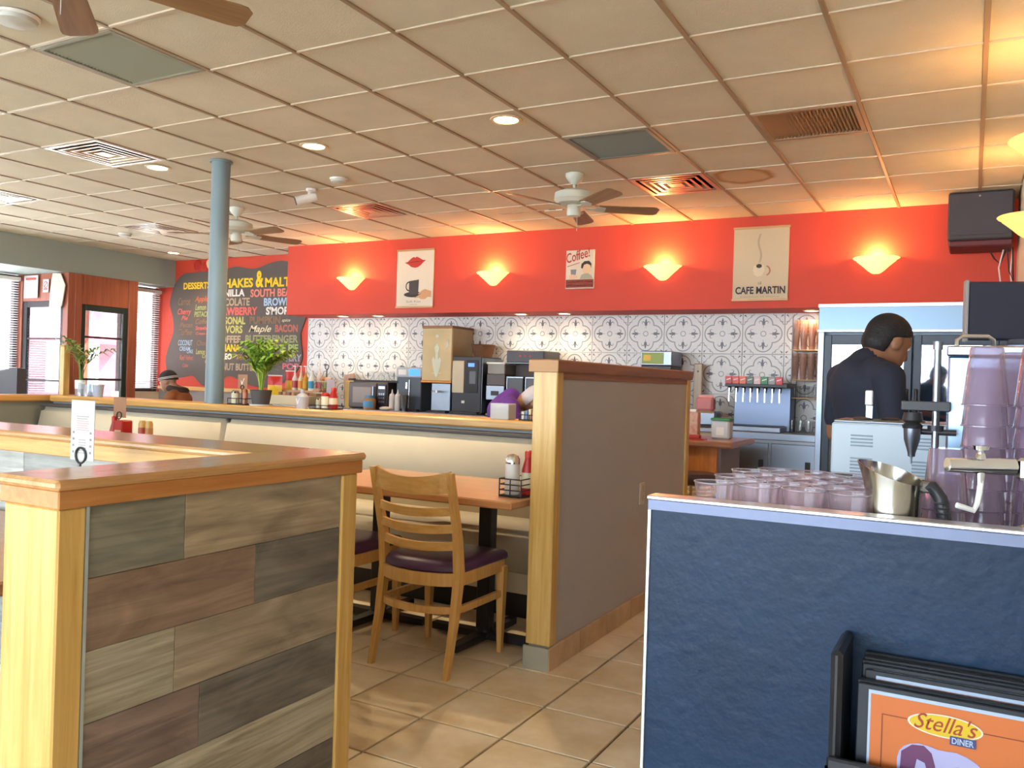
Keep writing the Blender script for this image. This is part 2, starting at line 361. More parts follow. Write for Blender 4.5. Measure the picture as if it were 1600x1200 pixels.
# left windows and entrance vestibule ------------------------------
frame_m = mat('dark_window_frame', '#3a3230', .5)
def window(n, axis, c, a0, a1, z0, z1, blinds=True):
    """window in the plane x=c running along y from a0 to a1"""
    w = struct(link('window_%d' % n, None, None, (c, (a0+a1)/2, z0)))
    h = z1-z0; L = (a1-a0)/2; t = .05
    for nm, b in (('frame', (-.04, -L, 0, .04, L, t)), ('frame', (-.04, -L, h-t, .04, L, h)), ('frame', (-.04, -L, t, .04, -L+t, h-t)), ('frame', (-.04, L-t, t, .04, L, h-t))):
        MB().cbox(*b).obj(nm, frame_m, w)
    MB().box(-.004, -L+t, t, .004, L-t, h-t).obj('pane', win_glass, w)
    if blinds:
        b = MB(); zz = .04
        while zz < h-.08:
            b._add([(.075, -L+.02, zz), (.103, -L+.02, zz+.011), (.103, L-.02, zz+.011), (.075, L-.02, zz)], [(0, 1, 2, 3)]); zz += .032
        b.obj('blind_slats', mat('blind_slat', '#efe6df', .5), w, kind='stuff')
        MB().cbox(.065, -L+.01, h-.08, .12, L-.01, h-.03).obj('blind_headrail', white_pl, w)
        for q in (-L*.6, L*.6): MB().cyl((.115, q, .02), (.115, q, h-.05), .0015, n=5).obj('blind_cord', white_pl, w)
    return w
window(1, 'x', -11.35, 1.05, 3.9, .75, 2.48); window(2, 'x', -11.35, 3.95, 6.84, .75, 2.48)
window(3, 'x', -10.66, 7.90, 8.53, .95, 2.47)
struct(MB().box(-11.45, 1.0, 0, -11.25, 6.86, .75).obj('wall_under_windows', beige_wall))
struct(MB().box(-10.75, 7.88, 0, -10.56, YB, .95).obj('wall_under_window_corner', beige_wall))
vest = wood('vestibule_wood', '#8c4a33', '#a55c40', 'z', rough=.4)
V = struct(link('door_1', None, None, (-10.25, 6.85, 0)))
def vbox(nm, b, m=vest, par=V): return MB().cbox(*b).obj(nm, m, par)
# side facing the camera (plane y = 0), x from -1.1 to 0
vbox('jamb', (-1.10, 0, 0, -.98, .09, 2.49)); vbox('jamb', (-.10, 0, 0, 0, .10, 2.49)); vbox('header_panel', (-.98, .01, 2.13, -.10, .08, 2.49))
for b in ((-.98, .02, .06, -.90, .07, 2.13), (-.18, .02, .06, -.10, .07, 2.13), (-.90, .02, 2.05, -.18, .07, 2.13), (-.90, .02, .06, -.18, .07, .22)): vbox('door_stile', b, black_metal)
for z in (1.07, 1.62): vbox('glazing_bar', (-.90, .03, z, -.18, .06, z+.025), frame_m)
vbox('glass_pane', (-.90, .042, .22, -.18, .048, 2.05), win_glass)
# side facing the room (plane x = 0), y from 0 to 1.04
vbox('jamb', (-.09, .10, 0, 0, .20, 2.49)); vbox('jamb', (-.09, .90, 0, 0, 1.04, 2.49)); vbox('header_panel', (-.08, .20, 2.10, -.01, .90, 2.49))
for b in ((-.07, .20, .06, -.02, .27, 2.10), (-.07, .83, .06, -.02, .90, 2.10), (-.07, .27, 2.02, -.02, .83, 2.10), (-.07, .27, .06, -.02, .83, .22)): vbox('door_stile', b, mat('green_black_metal', '#26332f', .4))
for z in (1.10, 1.66): vbox('glazing_bar', (-.06, .27, z, -.03, .83, z+.03), frame_m)
vbox('glass_pane', (-.048, .27, .22, -.042, .83, 2.02), win_glass)
# outer shop door of the vestibule
vbox('jamb', (-1.13, .09, 0, -1.07, .16, 2.49)); vbox('jamb', (-1.13, .98, 0, -1.07, 1.06, 2.49))
b = MB()
for k in range(52): b._add([(-1.06, .17, .75+.032*k), (-1.03, .17, .754+.032*k), (-1.03, .97, .754+.032*k), (-1.06, .97, .75+.032*k)], [(0, 1, 2, 3)])
b.obj('blind_slats', mat('blind_slat', '#efe6df', .5), V, kind='stuff')
vbox('side_rail', (-1.07, .98, 2.1, -.09, 1.04, 2.49))
# notices on the vestibule
nt1 = thing('notice', 'white printed notice with red heading on the vestibule header', 'notice', (-11.02, 6.84, 2.17))
MB().box(-.15, -.006, 0, .15, 0, .30).obj('sheet', paper, nt1); MB().box(-.11, -.008, .24, .11, -.006, .27).obj('heading', mat('notice_red', '#c0564c', .7), nt1)
for k in range(6): MB().box(-.12, -.008, .06+k*.026, .12-.02*(k % 3), -.006, .066+k*.026).obj('text_line', mat('print_grey', '#9a948c', .7), nt1)
ns = thing('no_smoking_sign', 'small white no smoking sign between the notice and paper bag', 'sign', (-10.70, 6.84, 2.24))
MB().box(-.06, -.006, 0, .06, 0, .17).obj('sheet', paper, ns)
ring = MB()
for k in range(24):
    a, b = R(15*k), R(15*(k+1)); ring._add([(.045*math.cos(a), -.008, .1+.045*math.sin(a)), (.045*math.cos(b), -.008, .1+.045*math.sin(b)), (.035*math.cos(b), -.008, .1+.035*math.sin(b)), (.035*math.cos(a), -.008, .1+.035*math.sin(a))], [(0, 1, 2, 3)])
ring.prism([(-.03, .074), (-.024, .068), (.03, .126), (.024, .132)], 'y', -.008, -.007).obj('ring_and_bar', mat('sign_red', '#a8392f', .6), ns)
MB().box(-.04, -.008, .035, .04, -.007, .05).obj('caption', mat('sign_red', '#a8392f'), ns)
bag = thing('paper_poster', 'crumpled cream paper hanging from the vestibule corner', 'poster', (-10.42, 6.83, 2.02))
b = MB(); P_ = [(-.16, .02), (.05, 0), (.10, .04), (.16, .30), (.06, .45), (-.10, .46), (-.13, .36), (-.15, .2)]
b.prism(P_, 'y', -.02, -.008).obj('sheet', mat('cream_paper', '#cfc7b2', .8, var=.1, bump=.3, bscale=9), bag)
MB().cyl((0, -.015, -.55), (0, -.015, .12), .003, n=6).obj('string', white_pl, bag)

# menu board ---------------------------------------------------------
bd = thing('menu_board', 'wavy edged dark chalk menu board listing desserts, shakes and malts', 'menu board', (-9.1, YB-.001, 1.06))
O = [(-10.128, 2.671), (-10.30, 2.52), (-10.385, 2.281), (-10.36, 2.16), (-10.313, 2.047), (-10.29, 1.90), (-10.302, 1.794), (-10.40, 1.58), (-10.439, 1.411), (-10.384, 1.221), (-10.25, 1.165), (-10.106, 1.17), (-9.868, 1.20), (-9.77, 1.14), (-9.656, 1.07), (-9.45, 1.06), (-9.258, 1.176), (-9.091, 1.21), (-8.866, 1.136), (-8.646, 1.083), (-8.3, 1.09), (-7.95, 1.25), (-7.80, 1.471), (-7.825, 1.681), (-7.832, 1.834), (-7.752, 2.025), (-7.70, 2.3), (-7.8, 2.6), (-8.125, 2.779), (-8.398, 2.775), (-8.634, 2.715), (-8.80, 2.71), (-9.045, 2.745), (-9.24, 2.723), (-9.5, 2.70), (-9.919, 2.69)]
SM = []
for i in range(len(O)):
    p0, p1, p2, p3 = [Vector(O[(i+q) % len(O)]) for q in (-1, 0, 1, 2)]
    for u in (0, .25, .5, .75): SM.append(tuple(.5*((2*p1)+(p2-p0)*u+(2*p0-5*p1+4*p2-p3)*u*u+(3*p1-p0-3*p2+p3)*u**3)))
MB().prism([(x+9.1, z-1.06) for x, z in SM], 'y', -.014, 0).obj('panel', mat('chalkboard', '#5d544f', .7, var=.06, vscale=3), bd)
CC = {'y': '#f3c81e', 'w': '#e8e2d8', 's': '#e58070', 't': '#b39a80', 'b': '#a9c3dd', 'r': '#e0635c', 'g': '#bcb765', 'br': '#8a6a52', 'c': '#e2d2ae', 'k': '#c06a5c', 'o': '#9b9a72', 'gr': '#a5b16a', 'l': '#a99bb0', 'p': '#cf6a78', 'or': '#c8643c'}
chalk = {k: mat('chalk_'+k, c, .8) for k, c in CC.items()}
WORDS = '''
DESSERTS|-10.104|2.449|0.548|0.099|y|0
SHAKES|-9.365|2.448|0.639|0.131|y|0
&|-8.678|2.441|0.149|0.230|y|0
MALTS|-8.503|2.441|0.537|0.131|y|0
VANILLA|-9.474|2.327|0.595|0.101|w|0
SOUTH BEACH|-8.770|2.309|0.927|0.111|s|0
CHOCOLATE|-9.555|2.195|0.776|0.112|t|0
BROWNIE|-8.514|2.185|0.609|0.110|b|0
STRAWBERRY|-9.549|2.064|0.920|0.114|r|0
S'MORES|-8.469|2.064|0.552|0.111|w|0
SEASONAL|-9.457|1.937|0.607|0.107|g|0
PUMPKIN|-8.768|1.940|0.566|0.105|br|0
spice|-8.177|1.957|0.154|0.052|c|.4
FLAVORS|-9.432|1.813|0.533|0.110|g|0
Maple|-8.781|1.803|0.419|0.118|c|.4
BACON|-8.293|1.829|0.403|0.103|k|0
COFFEE|-9.417|1.678|0.487|0.104|t|0
BUTTERFINGER|-8.839|1.686|0.963|0.104|o|0
BANANA|-9.440|1.557|0.506|0.104|y|0
KEY LIME PIE|-8.662|1.563|0.791|0.104|gr|0
OREO|-9.378|1.445|0.286|0.087|w|0
Pina|-8.994|1.443|0.201|0.080|p|.3
MYSTERY|-8.338|1.436|0.531|0.097|l|0
PEANUT BUTTER|-9.448|1.294|0.833|0.100|t|0
POP|-8.142|1.328|0.289|0.084|p|0
Carrot|-10.208|2.220|0.261|0.112|br|.3
Apple|-9.859|2.245|0.273|0.101|or|.3
Lemon &|-9.845|2.146|0.293|0.082|gr|.2
PISTACHIO|-9.861|2.049|0.380|0.076|gr|.1
Cherry|-10.211|2.060|0.281|0.112|r|.3
Pie|-10.128|2.004|0.131|0.063|r|.3
Pecan|-10.154|1.899|0.261|0.070|br|.3
Toffee|-10.179|1.788|0.281|0.084|br|.3
Coffee|-9.836|1.946|0.283|0.076|br|.3
Strawberry|-9.832|1.843|0.360|0.076|r|.2
Cream Cake|-9.820|1.791|0.350|0.039|r|.2
COCONUT|-10.182|1.635|0.300|0.081|b|.1
CREAM|-10.148|1.558|0.220|0.063|b|.1
CAKE|-9.996|1.524|0.129|0.053|b|.1
Choco|-9.793|1.637|0.253|0.076|br|.2
Lemon|-9.807|1.513|0.185|0.076|g|.2
Cream|-9.678|1.460|0.203|0.055|g|.2
Cake|-9.616|1.385|0.145|0.055|g|.2
Red Velvet|-10.142|1.424|0.289|0.072|k|.3
Cake|-10.077|1.322|0.120|0.055|k|.3
'''
for ln in WORDS.strip().split('\n'):
    tx, x, z, w, h, c, sh = ln.split('|')
    text(tx, float(w), float(h), chalk[c], bd, float(x)+9.1, -.0155, float(z)-1.06, shear=float(sh), bold=.035 if sh == '0' else .012)
struct(MB().cbox(-10.56, YB-.05, .985, -7.75, YB, 1.045, .006).obj('trim_rail', oak_x)); struct(MB().box(-10.56, YB-.02, 0, -7.75, YB, .985).obj('trim_wainscot', mat('wainscot_grey', '#8f8a88', .6)))
cherry = thing('painted_fruit', 'painted red fruit motif on the wall above the menu board', 'wall decoration', (-9.72, YB-.003, 2.735))
for k, (x, z, r, c) in enumerate(((-.12, .06, .085, '#b52a1e'), (.03, .03, .075, '#c43325'), (.12, .07, .07, '#e7c9a0'))):
    MB().lathe([(0, -.012), (r*.8, -.010), (r, 0)], (0, 0, 0), 20).obj('fruit', mat('fruit_%d' % k, c, .5), cherry).location = (x, -.002, z)
    cherry.children[-1].rotation_euler = (R(-90), 0, 0)

# patterned wall tiles -------------------------------------------------
tile_white = mat('tile_white', '#d9d6d2', .3); tile_ink = mat('tile_ink', '#8f8d8c', .35); tile_dark = mat('tile_ink_dark', '#5f5f66', .35)
TW = .4065
def tile_mesh():
    b = MB(); hw = TW/2-.0015; b.cbox(-hw, -.010, -hw, hw, 0, hw, .002); S_ = TW; y = -.0106
    def poly(pts, mi): b.mat(mi)._add([(p[0]*S_, y, p[1]*S_) for p in pts], [tuple(range(len(pts)))])
    def strip(pts, w, mi, taper=False):
        L = [];
        N = len(pts)
        for i, p in enumerate(pts):
            q0 = pts[max(i-1, 0)]; q1 = pts[min(i+1, N-1)]; d = Vector((q1[0]-q0[0], q1[1]-q0[1])).normalized()
            ww = w*(1-.85*i/(N-1)) if taper else w
            L.append(((p[0]-d.y*ww/2, p[1]+d.x*ww/2), (p[0]+d.y*ww/2, p[1]-d.x*ww/2)))
        for i in range(N-1): poly([L[i][0], L[i][1], L[i+1][1], L[i+1][0]], mi)
    def rot(pts, k):
        for _ in range(k): pts = [(-p[1], p[0]) for p in pts]
        return pts
    for k in range(4):
        strip(rot(arc(0, .225, .215, -4, 184, 18), k), .028, 1)
        poly(rot([(0, .40), (.026, .33), (.012, .25), (0, .12), (-.012, .25), (-.026, .33)], k), 2)
        for sg in (1, -1):
            strip(rot([(sg*.012, .22), (sg*.03, .29), (sg*.07, .315), (sg*.10, .30), (sg*.112, .27), (sg*.09, .25)], k), .03, 2, True)
        poly(rot([(-.035, .235), (.035, .235), (.035, .215), (-.035, .215)], k), 2)
        # corner sprigs
        poly(rot([(.40, .40), (.47, .44), (.46, .46), (.44, .47)], k), 2)
        strip(rot([(.46, .28), (.40, .30), (.37, .36), (.39, .37)], k), .03, 1, True); strip(rot([(.28, .46), (.30, .40), (.36, .37), (.37, .39)], k), .03, 1, True)
        strip(rot([(.48, .22), (.44, .26), (.42, .33)], k), .024, 1, True); strip(rot([(.22, .48), (.26, .44), (.33, .42)], k), .024, 1, True)
    strip(arc(0, 0, .062, 0, 360, 20), .02, 1)
    return b.mesh('tile', [tile_white, tile_ink, tile_dark])
tl = tile_mesh()
sp_ = struct(MB().box(-7.712, YB-.003, .85, -1.20, YB, 2.012).obj('trim_tile_backing', mat('tile_grout', '#9d9a96', .8)))
x = -1.614+TW/2
cols = [-1.614+TW*(k+.5) for k in range(1, -16, -1)]
for x in cols:
    for r_ in range(3): link('tile', tl, sp_, (x, YB-.004, 2.012-TW*(r_+.5)))

# ---------------------------------------------------------------- booth half wall with ledge
LZ = 1.018
hw = struct(MB().box(-6.98, 4.56, 0, -1.70, 4.74, LZ-.055).obj('wall_booth', mat('booth_grey', '#8c9499', .5)))
MB().cbox(-6.95, 4.50, LZ-.055, -1.695, 4.80, LZ, .010).obj('ledge', oak_x, hw)
hb = struct(MB().box(-7.12, 2.2, 0, -6.98, 4.74, LZ-.055).obj('wall_booth_return', mat('olive_grey_paint', '#7f7c6e', .6)))
MB().cbox(-7.20, 2.2, LZ-.055, -6.95, 4.80, LZ, .010).obj('ledge', oak_y, hb)
wp = thing('wooden_post', 'slim upright oak post at the ledge corner before the vestibule', 'post', (-6.93, 4.62, LZ))
MB().cbox(-.028, -.03, 0, .028, .03, .42).obj('shaft', oak, wp); MB().cbox(-.032, -.034, .42, .032, .034, .432).obj('cap', oak, wp)
# steel column
cl = struct(link('trim_column', None, None, (-5.095, 4.62, LZ)))
MB().cyl((0, 0, 0), (0, 0, ZC-LZ), .069, n=32).obj('shaft', post_paint, cl, smooth=True)
MB().cyl((0, 0, ZC-LZ-.012), (0, 0, ZC-LZ+.0), .085, n=32).obj('collar', post_paint, cl, smooth=True)
# booth bench
bn = thing('booth_bench', 'long cream upholstered booth bench under the oak ledge', 'bench', (-4.3, 4.2, 0))
for (a, b_) in ((-2.62, -.44), (-.435, 2.58)):
    B_ = MB().prism([(.10, .44), (.20, .92), (.34, .925), (.34, .44)], 'x', a, b_); bm = bmesh.new()
    me = B_.mesh('backrest', cream); bm.from_mesh(me); bmesh.ops.bevel(bm, geom=bm.edges[:], offset=.03, segments=3, affect='EDGES'); bm.to_mesh(me); bm.free(); me.shade_smooth()
    link('backrest', me, bn)
    me = MB().box(a, -.30, .25, b_, .20, .475).mesh('seat', cream); bm = bmesh.new(); bm.from_mesh(me); bmesh.ops.bevel(bm, geom=bm.edges[:], offset=.03, segments=3, affect='EDGES'); bm.to_mesh(me); bm.free(); me.shade_smooth()
    link('seat', me, bn)
MB().box(-2.62, -.27, .145, 2.58, .33, .25).obj('front_panel', cream, bn)
MB().box(-2.60, -.20, 0, 2.56, .33, .145).obj('kick_base', black_metal, bn)
MB().cbox(-2.62, .20, .925, 2.58, .355, .945, .004).obj('top_piping', mat('dark_piping', '#4b4648', .5), bn)

# ---------------------------------------------------------------- tall grey partition
pt = struct(MB().box(-1.685, 3.34, .0, -1.585, 5.27, 1.305).obj('wall_partition', grey_wall))
MB().cbox(-1.692, 3.32, .105, -1.575, 3.385, 1.305, .004).obj('post', oak, pt)
MB().cbox(-1.692, 5.24, .0, -1.572, 5.30, 1.305, .004).obj('post', oak, pt)
MB().cbox(-1.705, 3.30, 1.300, -1.562, 5.315, 1.356, .006).obj('cap', wood('partition_cap', '#8d5638', '#a96f49', 'y', rough=.35), pt)
MB().cbox(-1.705, 3.296, 1.300, -1.562, 3.304, 1.352, .002).obj('cap_end', mat('cap_end_light', '#b98a58', .5), pt)
MB().cbox(-1.590, 3.385, 1.27, -1.578, 5.25, 1.302, .002).obj('trim_strip', MATS['partition_cap'], pt)
bt = mat('base_tile', '#d2b48e', .4, var=.12, vscale=6, col2='#b8976f', rand=.05)
MB().cbox(-1.698, 3.308, 0, -1.572, 3.322, .100, .002).obj('base_tile', mat('base_tile_grey', '#aaa28c', .45, var=.1), pt)
for k in range(6):
    MB().cbox(-1.585, 3.312+k*.335, 0, -1.570, 3.312+k*.335+.330, .100, .002).obj('base_tile', bt, pt)
ol = thing('power_outlet', 'cream duplex outlet plate on the grey partition', 'outlet', (-1.585, 4.47, .60))
MB().cbox(0, -.037, 0, .006, .037, .118, .002).obj('plate', mat('outlet_cream', '#d6cdb8', .4), ol)
for z in (.032, .086): MB().cbox(.006, -.016, z-.017, .009, .016, z+.017, .003).obj('receptacle', mat('receptacle_cream', '#c3b9a2', .4), ol)

# ---------------------------------------------------------------- foreground plank half wall
PW = struct(MB().box(-1.835, 1.13, 0, -1.672, 2.05, LZ-.06).obj('wall_foreground', mat('plank_backing', '#3b342e', .8)))
MB().cbox(-1.862, 1.085, LZ-.022, -1.640, 2.10, LZ, .007).obj('cap', cap_y, PW)
MB().cbox(-1.855, 1.094, LZ-.062, -1.648, 2.09, LZ-.022, .003).obj('apron', wood('apron_y', '#b8763c', '#cc9052', 'y'), PW)
MB().cbox(-1.845, 1.100, 0, -1.657, 1.165, LZ-.062, .004).obj('post', oak, PW)
MB().cbox(-1.80, 2.005, 0, -1.655, 2.075, LZ-.062, .004).obj('post', oak, PW)
MB().box(-1.668, 1.165, 0, -1.657, 1.172, LZ-.062).obj('trim_strip', mat('pale_strip', '#a9b0ac', .5), PW)
planks = {'dg': ('#757266', '#96907b'), 'wb': ('#94826c', '#bba98a'), 'br': ('#876e5c', '#ad9179'), 'cg': ('#6c6860', '#908475'), 'lg': ('#8c826e', '#c6bca4'), 'mb': ('#95846f', '#b7a58c'), 'db': ('#75615a', '#9a8477'), 'cc': ('#65625c', '#8b8175')}
pm = {k: wood('plank_'+k, a, b, 'y', rough=.5, coat=.05, knots=.8 if k != 'lg' else .25, scale=.8 if k != 'lg' else 1.1) for k, (a, b) in planks.items()}
zt = LZ-.062; ph = .1585
rows = [[('dg', 1.43), ('wb', 9)], [('br', 1.665), ('cg', 9)], [('lg', 1.41), ('mb', 9)], [('db', 1.49), ('cc', 9)], [('mb', 1.25), ('lg', 9)], [('br', 1.58), ('cc', 9)]]
for r_, row in enumerate(rows):
    y0 = 1.172; z1 = zt-ph*r_; z0 = max(0.002, z1-ph)
    for k, (c, ye) in enumerate(row):
        y1 = min(ye, 2.005)
        cy_ = (y0+y1)/2; cz_ = (z0+z1)/2
        MB().cbox(-.008, -(y1-y0)/2+.0006, -(z1-z0)/2+.0006, .004, (y1-y0)/2-.0006, (z1-z0)/2-.0006, .0012).obj('plank', pm[c], PW).location = (-1.666, cy_, cz_)
        y0 = y1
# run to the left
PA = struct(MB().box(-5.6, 1.87, 0, -1.835, 2.05, LZ-.06).obj('wall_foreground_return', MATS['plank_backing']))
MB().cbox(-5.6, 1.835, LZ-.022, -1.862, 2.10, LZ, .007).obj('cap', cap_x, PA)
MB().cbox(-5.6, 1.845, LZ-.075, -1.855, 2.09, LZ-.022, .003).obj('apron', oak_x, PA)
gp = [wood('grey_plank_%d' % k, a, b, 'x', rough=.5, coat=.05, knots=.5) for k, (a, b) in enumerate((('#8f918d', '#b7bab5'), ('#9c9d97', '#c4c6bf'), ('#7f807b', '#a3a49e')))]
for r_ in range(6):
    z1 = LZ-.075-ph*r_; z0 = max(.002, z1-ph); xs = [-5.6, -4.6+.3*(r_ % 2), -3.36+.35*((r_+1) % 2), -2.7, -1.836]
    for k in range(4):
        MB().cbox(-(xs[k+1]-xs[k])/2+.001, -.004, -(z1-z0)/2+.0006, (xs[k+1]-xs[k])/2-.001, .008, (z1-z0)/2-.0006, .0012).obj('plank', gp[(k+r_) % 3], PA).location = ((xs[k]+xs[k+1])/2, 1.864, (z0+z1)/2)
#__PART2__
# ================================================================ ceiling fixtures
def cell(i, j): return (GX+G*(i+.5), GY+G*(j+.5), ZC)
louv = mat('grille_olive', '#8f8d78', .5); louv_b = mat('grille_brown', '#a5876a', .5); louv_g = mat('grille_green', '#7c8078', .5)
def grille(i, j, label, along, m, nsl):
    t = thing('return_grille', label, 'air vent', cell(i, j), 0, 'ceiling return grilles')
    h = G/2-.013
    for b in ((-h, -h, h, -h+.03), (-h, h-.03, h, h), (-h, -h+.03, -h+.03, h-.03), (h-.03, -h+.03, h, h-.03)):
        MB().cbox(b[0], b[1], -.006, b[2], b[3], .012, .003).obj('frame', m, t)
    s = MB(); w = 2*(h-.03)/nsl
    for k in range(nsl):
        a = -h+.03+w*(k+.12)
        if along == 'x': s._add([(-h+.03, a, .014), (h-.03, a, .014), (h-.03, a+w*.66, -.002), (-h+.03, a+w*.66, -.002)], [(0, 1, 2, 3)])
        else: s._add([(a, -h+.03, -.002), (a, h-.03, -.002), (a+w*.75, h-.03, .016), (a+w*.75, -h+.03, .016)], [(0, 1, 2, 3)])
    s.obj('slats', m, t, kind='stuff')
    MB().box(-h, -h, .03, h, h, .035).obj('backing', mat('duct_dark', '#6f6152', .9), t)
grille(-6, -3, 'olive slatted return air grille in the ceiling nearest the fan blades top left', 'x', louv, 26)
grille(-3, 1, 'green-grey slatted return air grille above the white ceiling fan', 'x', louv_g, 22)
grille(-1, 1, 'brown return air grille with slats running towards the red wall', 'y', louv_b, 24)
dif_m = mat('diffuser_metal', '#c9b69c', .3, metal=.5)
def diffuser(i, j, label):
    t = thing('air_diffuser', label, 'air vent', cell(i, j), 0, 'square ceiling diffusers'); h = G/2-.013
    MB().box(-h, -h, .06, h, h, .064).obj('backing', mat('duct_dark', '#3a3430'), t)
    for k, (a, b, z0) in enumerate(((h, h-.035, -.005), (h-.062, h-.085, -.007), (h-.120, h-.143, -.007), (h-.178, h-.201, -.007), (h-.236, 0, -.007))):
        s = MB(); O4 = [(-a, -a), (a, -a), (a, a), (-a, a)]; I4 = [(-b, -b), (b, -b), (b, b), (-b, b)]; c = max(b-.03, 0)
        C4 = [(-c, -c), (c, -c), (c, c), (-c, c)]
        if k == 4: s.cbox(-a, -a, z0, a, a, z0+.004, .001)
        else:
            s._add([(x, y, z0) for x, y in O4]+[(x, y, z0) for x, y in I4]+[(x, y, z0+.035) for x, y in C4], [(q, (q+1) % 4, 4+(q+1) % 4, 4+q) for q in range(4)]+([(4+q, 4+(q+1) % 4, 8+(q+1) % 4, 8+q) for q in range(4)] if k else []))
        s.obj('louvre' if k else 'frame', dif_m, t)
diffuser(-9, -1, 'square ceiling air diffuser left of the steel column, near the olive grille')
diffuser(-13, 0, 'square ceiling air diffuser cut by the left picture edge')
diffuser(-13, 3, 'square ceiling air diffuser nearest the chalk menu board')
diffuser(-8, 3, 'square ceiling air diffuser between the security camera and red bulkhead')
diffuser(-3, 3, 'square ceiling air diffuser beside the brown water stain ring')
bulb = mat('downlight_lens', '#fff2d0', .5, emit='#ffe2ae', estr=14)
trimr = mat('downlight_trim', '#d8c49f', .35)
def downlight(loc, label, power, size=.075, grp='recessed ceiling downlights', spot=True):
    t = thing('downlight', label, 'light', loc, 0, grp)
    MB().lathe([(size*1.0, .004), (size*1.02, -.006), (size*1.3, -.005), (size*1.34, 0)], (0, 0, 0), 28).obj('trim_ring', trimr, t, smooth=True)
    MB().lathe([(0, -.002), (size, -.002)], (0, 0, 0), 28).obj('lens', bulb, t)
    d = bpy.data.lights.new('downlight_lamp', 'SPOT'); d.energy = power; d.color = (1, .8, .52); d.spot_size = R(130); d.spot_blend = .7; d.shadow_soft_size = .05
    o = bpy.data.objects.new('downlight_lamp', d); COL.objects.link(o); o.parent = t; o.location = (0, 0, -.02)
downlight((-4.119, 4.56, ZC), 'glowing recessed downlight between the steel column and the grey grille', 45)
downlight((-2.57, 4.56, ZC), 'glowing recessed downlight beside the green-grey grille', 45)
downlight((-5.74, 4.56, ZC), 'glowing recessed downlight just left of the steel column', 45)
downlight((-9.61, 7.93, ZC), 'small recessed downlight in the far left corner by the menu board', 25, .07)
for x, lb in ((-6.93, 'soffit downlight furthest left above the patterned tiles'), (-6.38, 'second soffit downlight from the left above the patterned tiles'), (-4.41, 'soffit downlight above the coffee brewer, left of a pair'), (-3.88, 'soffit downlight above the coffee brewer, right of a pair'), (-1.33, 'soffit downlight above the shelf of stacked cups beside the refrigerator')):
    downlight((x, 8.30, 2.011), lb, 7, .06, 'downlights under the red soffit')
def smoke(loc, label, r=.075):
    t = thing('smoke_detector', label, 'smoke detector', loc, 0, 'ceiling smoke detectors')
    MB().lathe([(r, 0), (r, -.012), (r*.92, -.016)], (0, 0, 0), 24).obj('base', white_pl, t, smooth=True)
    MB().lathe([(r*.9, -.014), (r*.86, -.032), (r*.6, -.042), (0, -.044)], (0, 0, 0), 24).obj('cover', mat('detector_grey', '#c3c4bb', .5), t, smooth=True)
smoke((-4.589, 5.39, ZC), 'round smoke detector beside the white security camera')
smoke((-8.883, 6.63, ZC), 'small round smoke detector near the far left diffuser')
smoke((-3.93, 2.33, ZC), 'large round ceiling speaker disc in the top left corner', .10)
sc = thing('security_camera', 'white bullet security camera hanging from the ceiling', 'camera', (-5.07, 5.60, ZC))
MB().lathe([(.045, 0), (.045, -.02), (.02, -.035)], (0, 0, 0), 20).obj('mount', white_pl, sc, smooth=True)
MB().cyl((0, 0, -.02), (-.02, -.03, -.07), .014, n=10).obj('arm', white_pl, sc, smooth=True)
MB().cyl((.03, .03, -.065), (-.09, -.09, -.12), .038, .042, n=20).obj('body', white_pl, sc, smooth=True)
MB().cyl((-.089, -.089, -.1195), (-.094, -.094, -.122), .034, n=20).obj('lens', black_metal, sc, smooth=True)

def fan(cx, cyy, a0, label, zb=2.60):
    t = thing('ceiling_fan', label, 'ceiling fan', (cx, cyy, ZC), 0, 'white ceiling fans with brown blades')
    MB().lathe([(.072, 0), (.072, -.02), (.055, -.05), (.03, -.075), (.022, -.085)], (0, 0, 0), 24).obj('canopy', fan_white, t, smooth=True)
    MB().cyl((0, 0, -.08), (0, 0, -.14), .013, n=12).obj('rod', fan_white, t, smooth=True)
    z = zb-ZC
    MB().lathe([(.02, z+.15), (.09, z+.145), (.15, z+.12), (.155, z+.07), (.13, z+.04), (.08, z+.03), (0, z+.03)], (0, 0, 0), 32).obj('motor_housing', fan_white, t, smooth=True)
    MB().lathe([(.05, z+.03), (.055, z-.03), (.05, z-.055), (0, z-.06)], (0, 0, 0), 24).obj('switch_housing', fan_white, t, smooth=True)
    ch = MB().cyl((.03, 0, z-.055), (.03, 0, z-.17), .0018, n=5).obj('pull_chain', fan_white, t)
    bme = MB()
    prof = [(.19, -.055), (.60, -.070), (.635, -.066), (.660, -.042), (.660, .042), (.635, .066), (.60, .070), (.19, .055)]
    bme.prism(prof, 'z', -.003, .003); bmesh_ = bme.mesh('blade', blade_m)
    br = MB(); br.prism([(.09, -.018), (.15, -.012), (.20, -.045), (.245, -.03), (.245, .03), (.20, .045), (.15, .012), (.09, .018)], 'z', -.010, -.003); br_ = br.mesh('bracket', fan_white)
    for k in range(5):
        b = link('blade', bmesh_, t, (0, 0, z+.012)); b.rotation_euler = (R(-12), 0, R(a0+72*k))
        link('bracket', br_, b, (0, 0, 0))
fan(-2.73, 5.95, 33, 'white ceiling fan with brown blades hanging before the red bulkhead')
fan(-6.36, 5.98, 65, 'white ceiling fan partly hidden behind the steel column')
fan(-2.735, 1.75, 67, 'ceiling fan whose brown blades reach in at the top left corner')

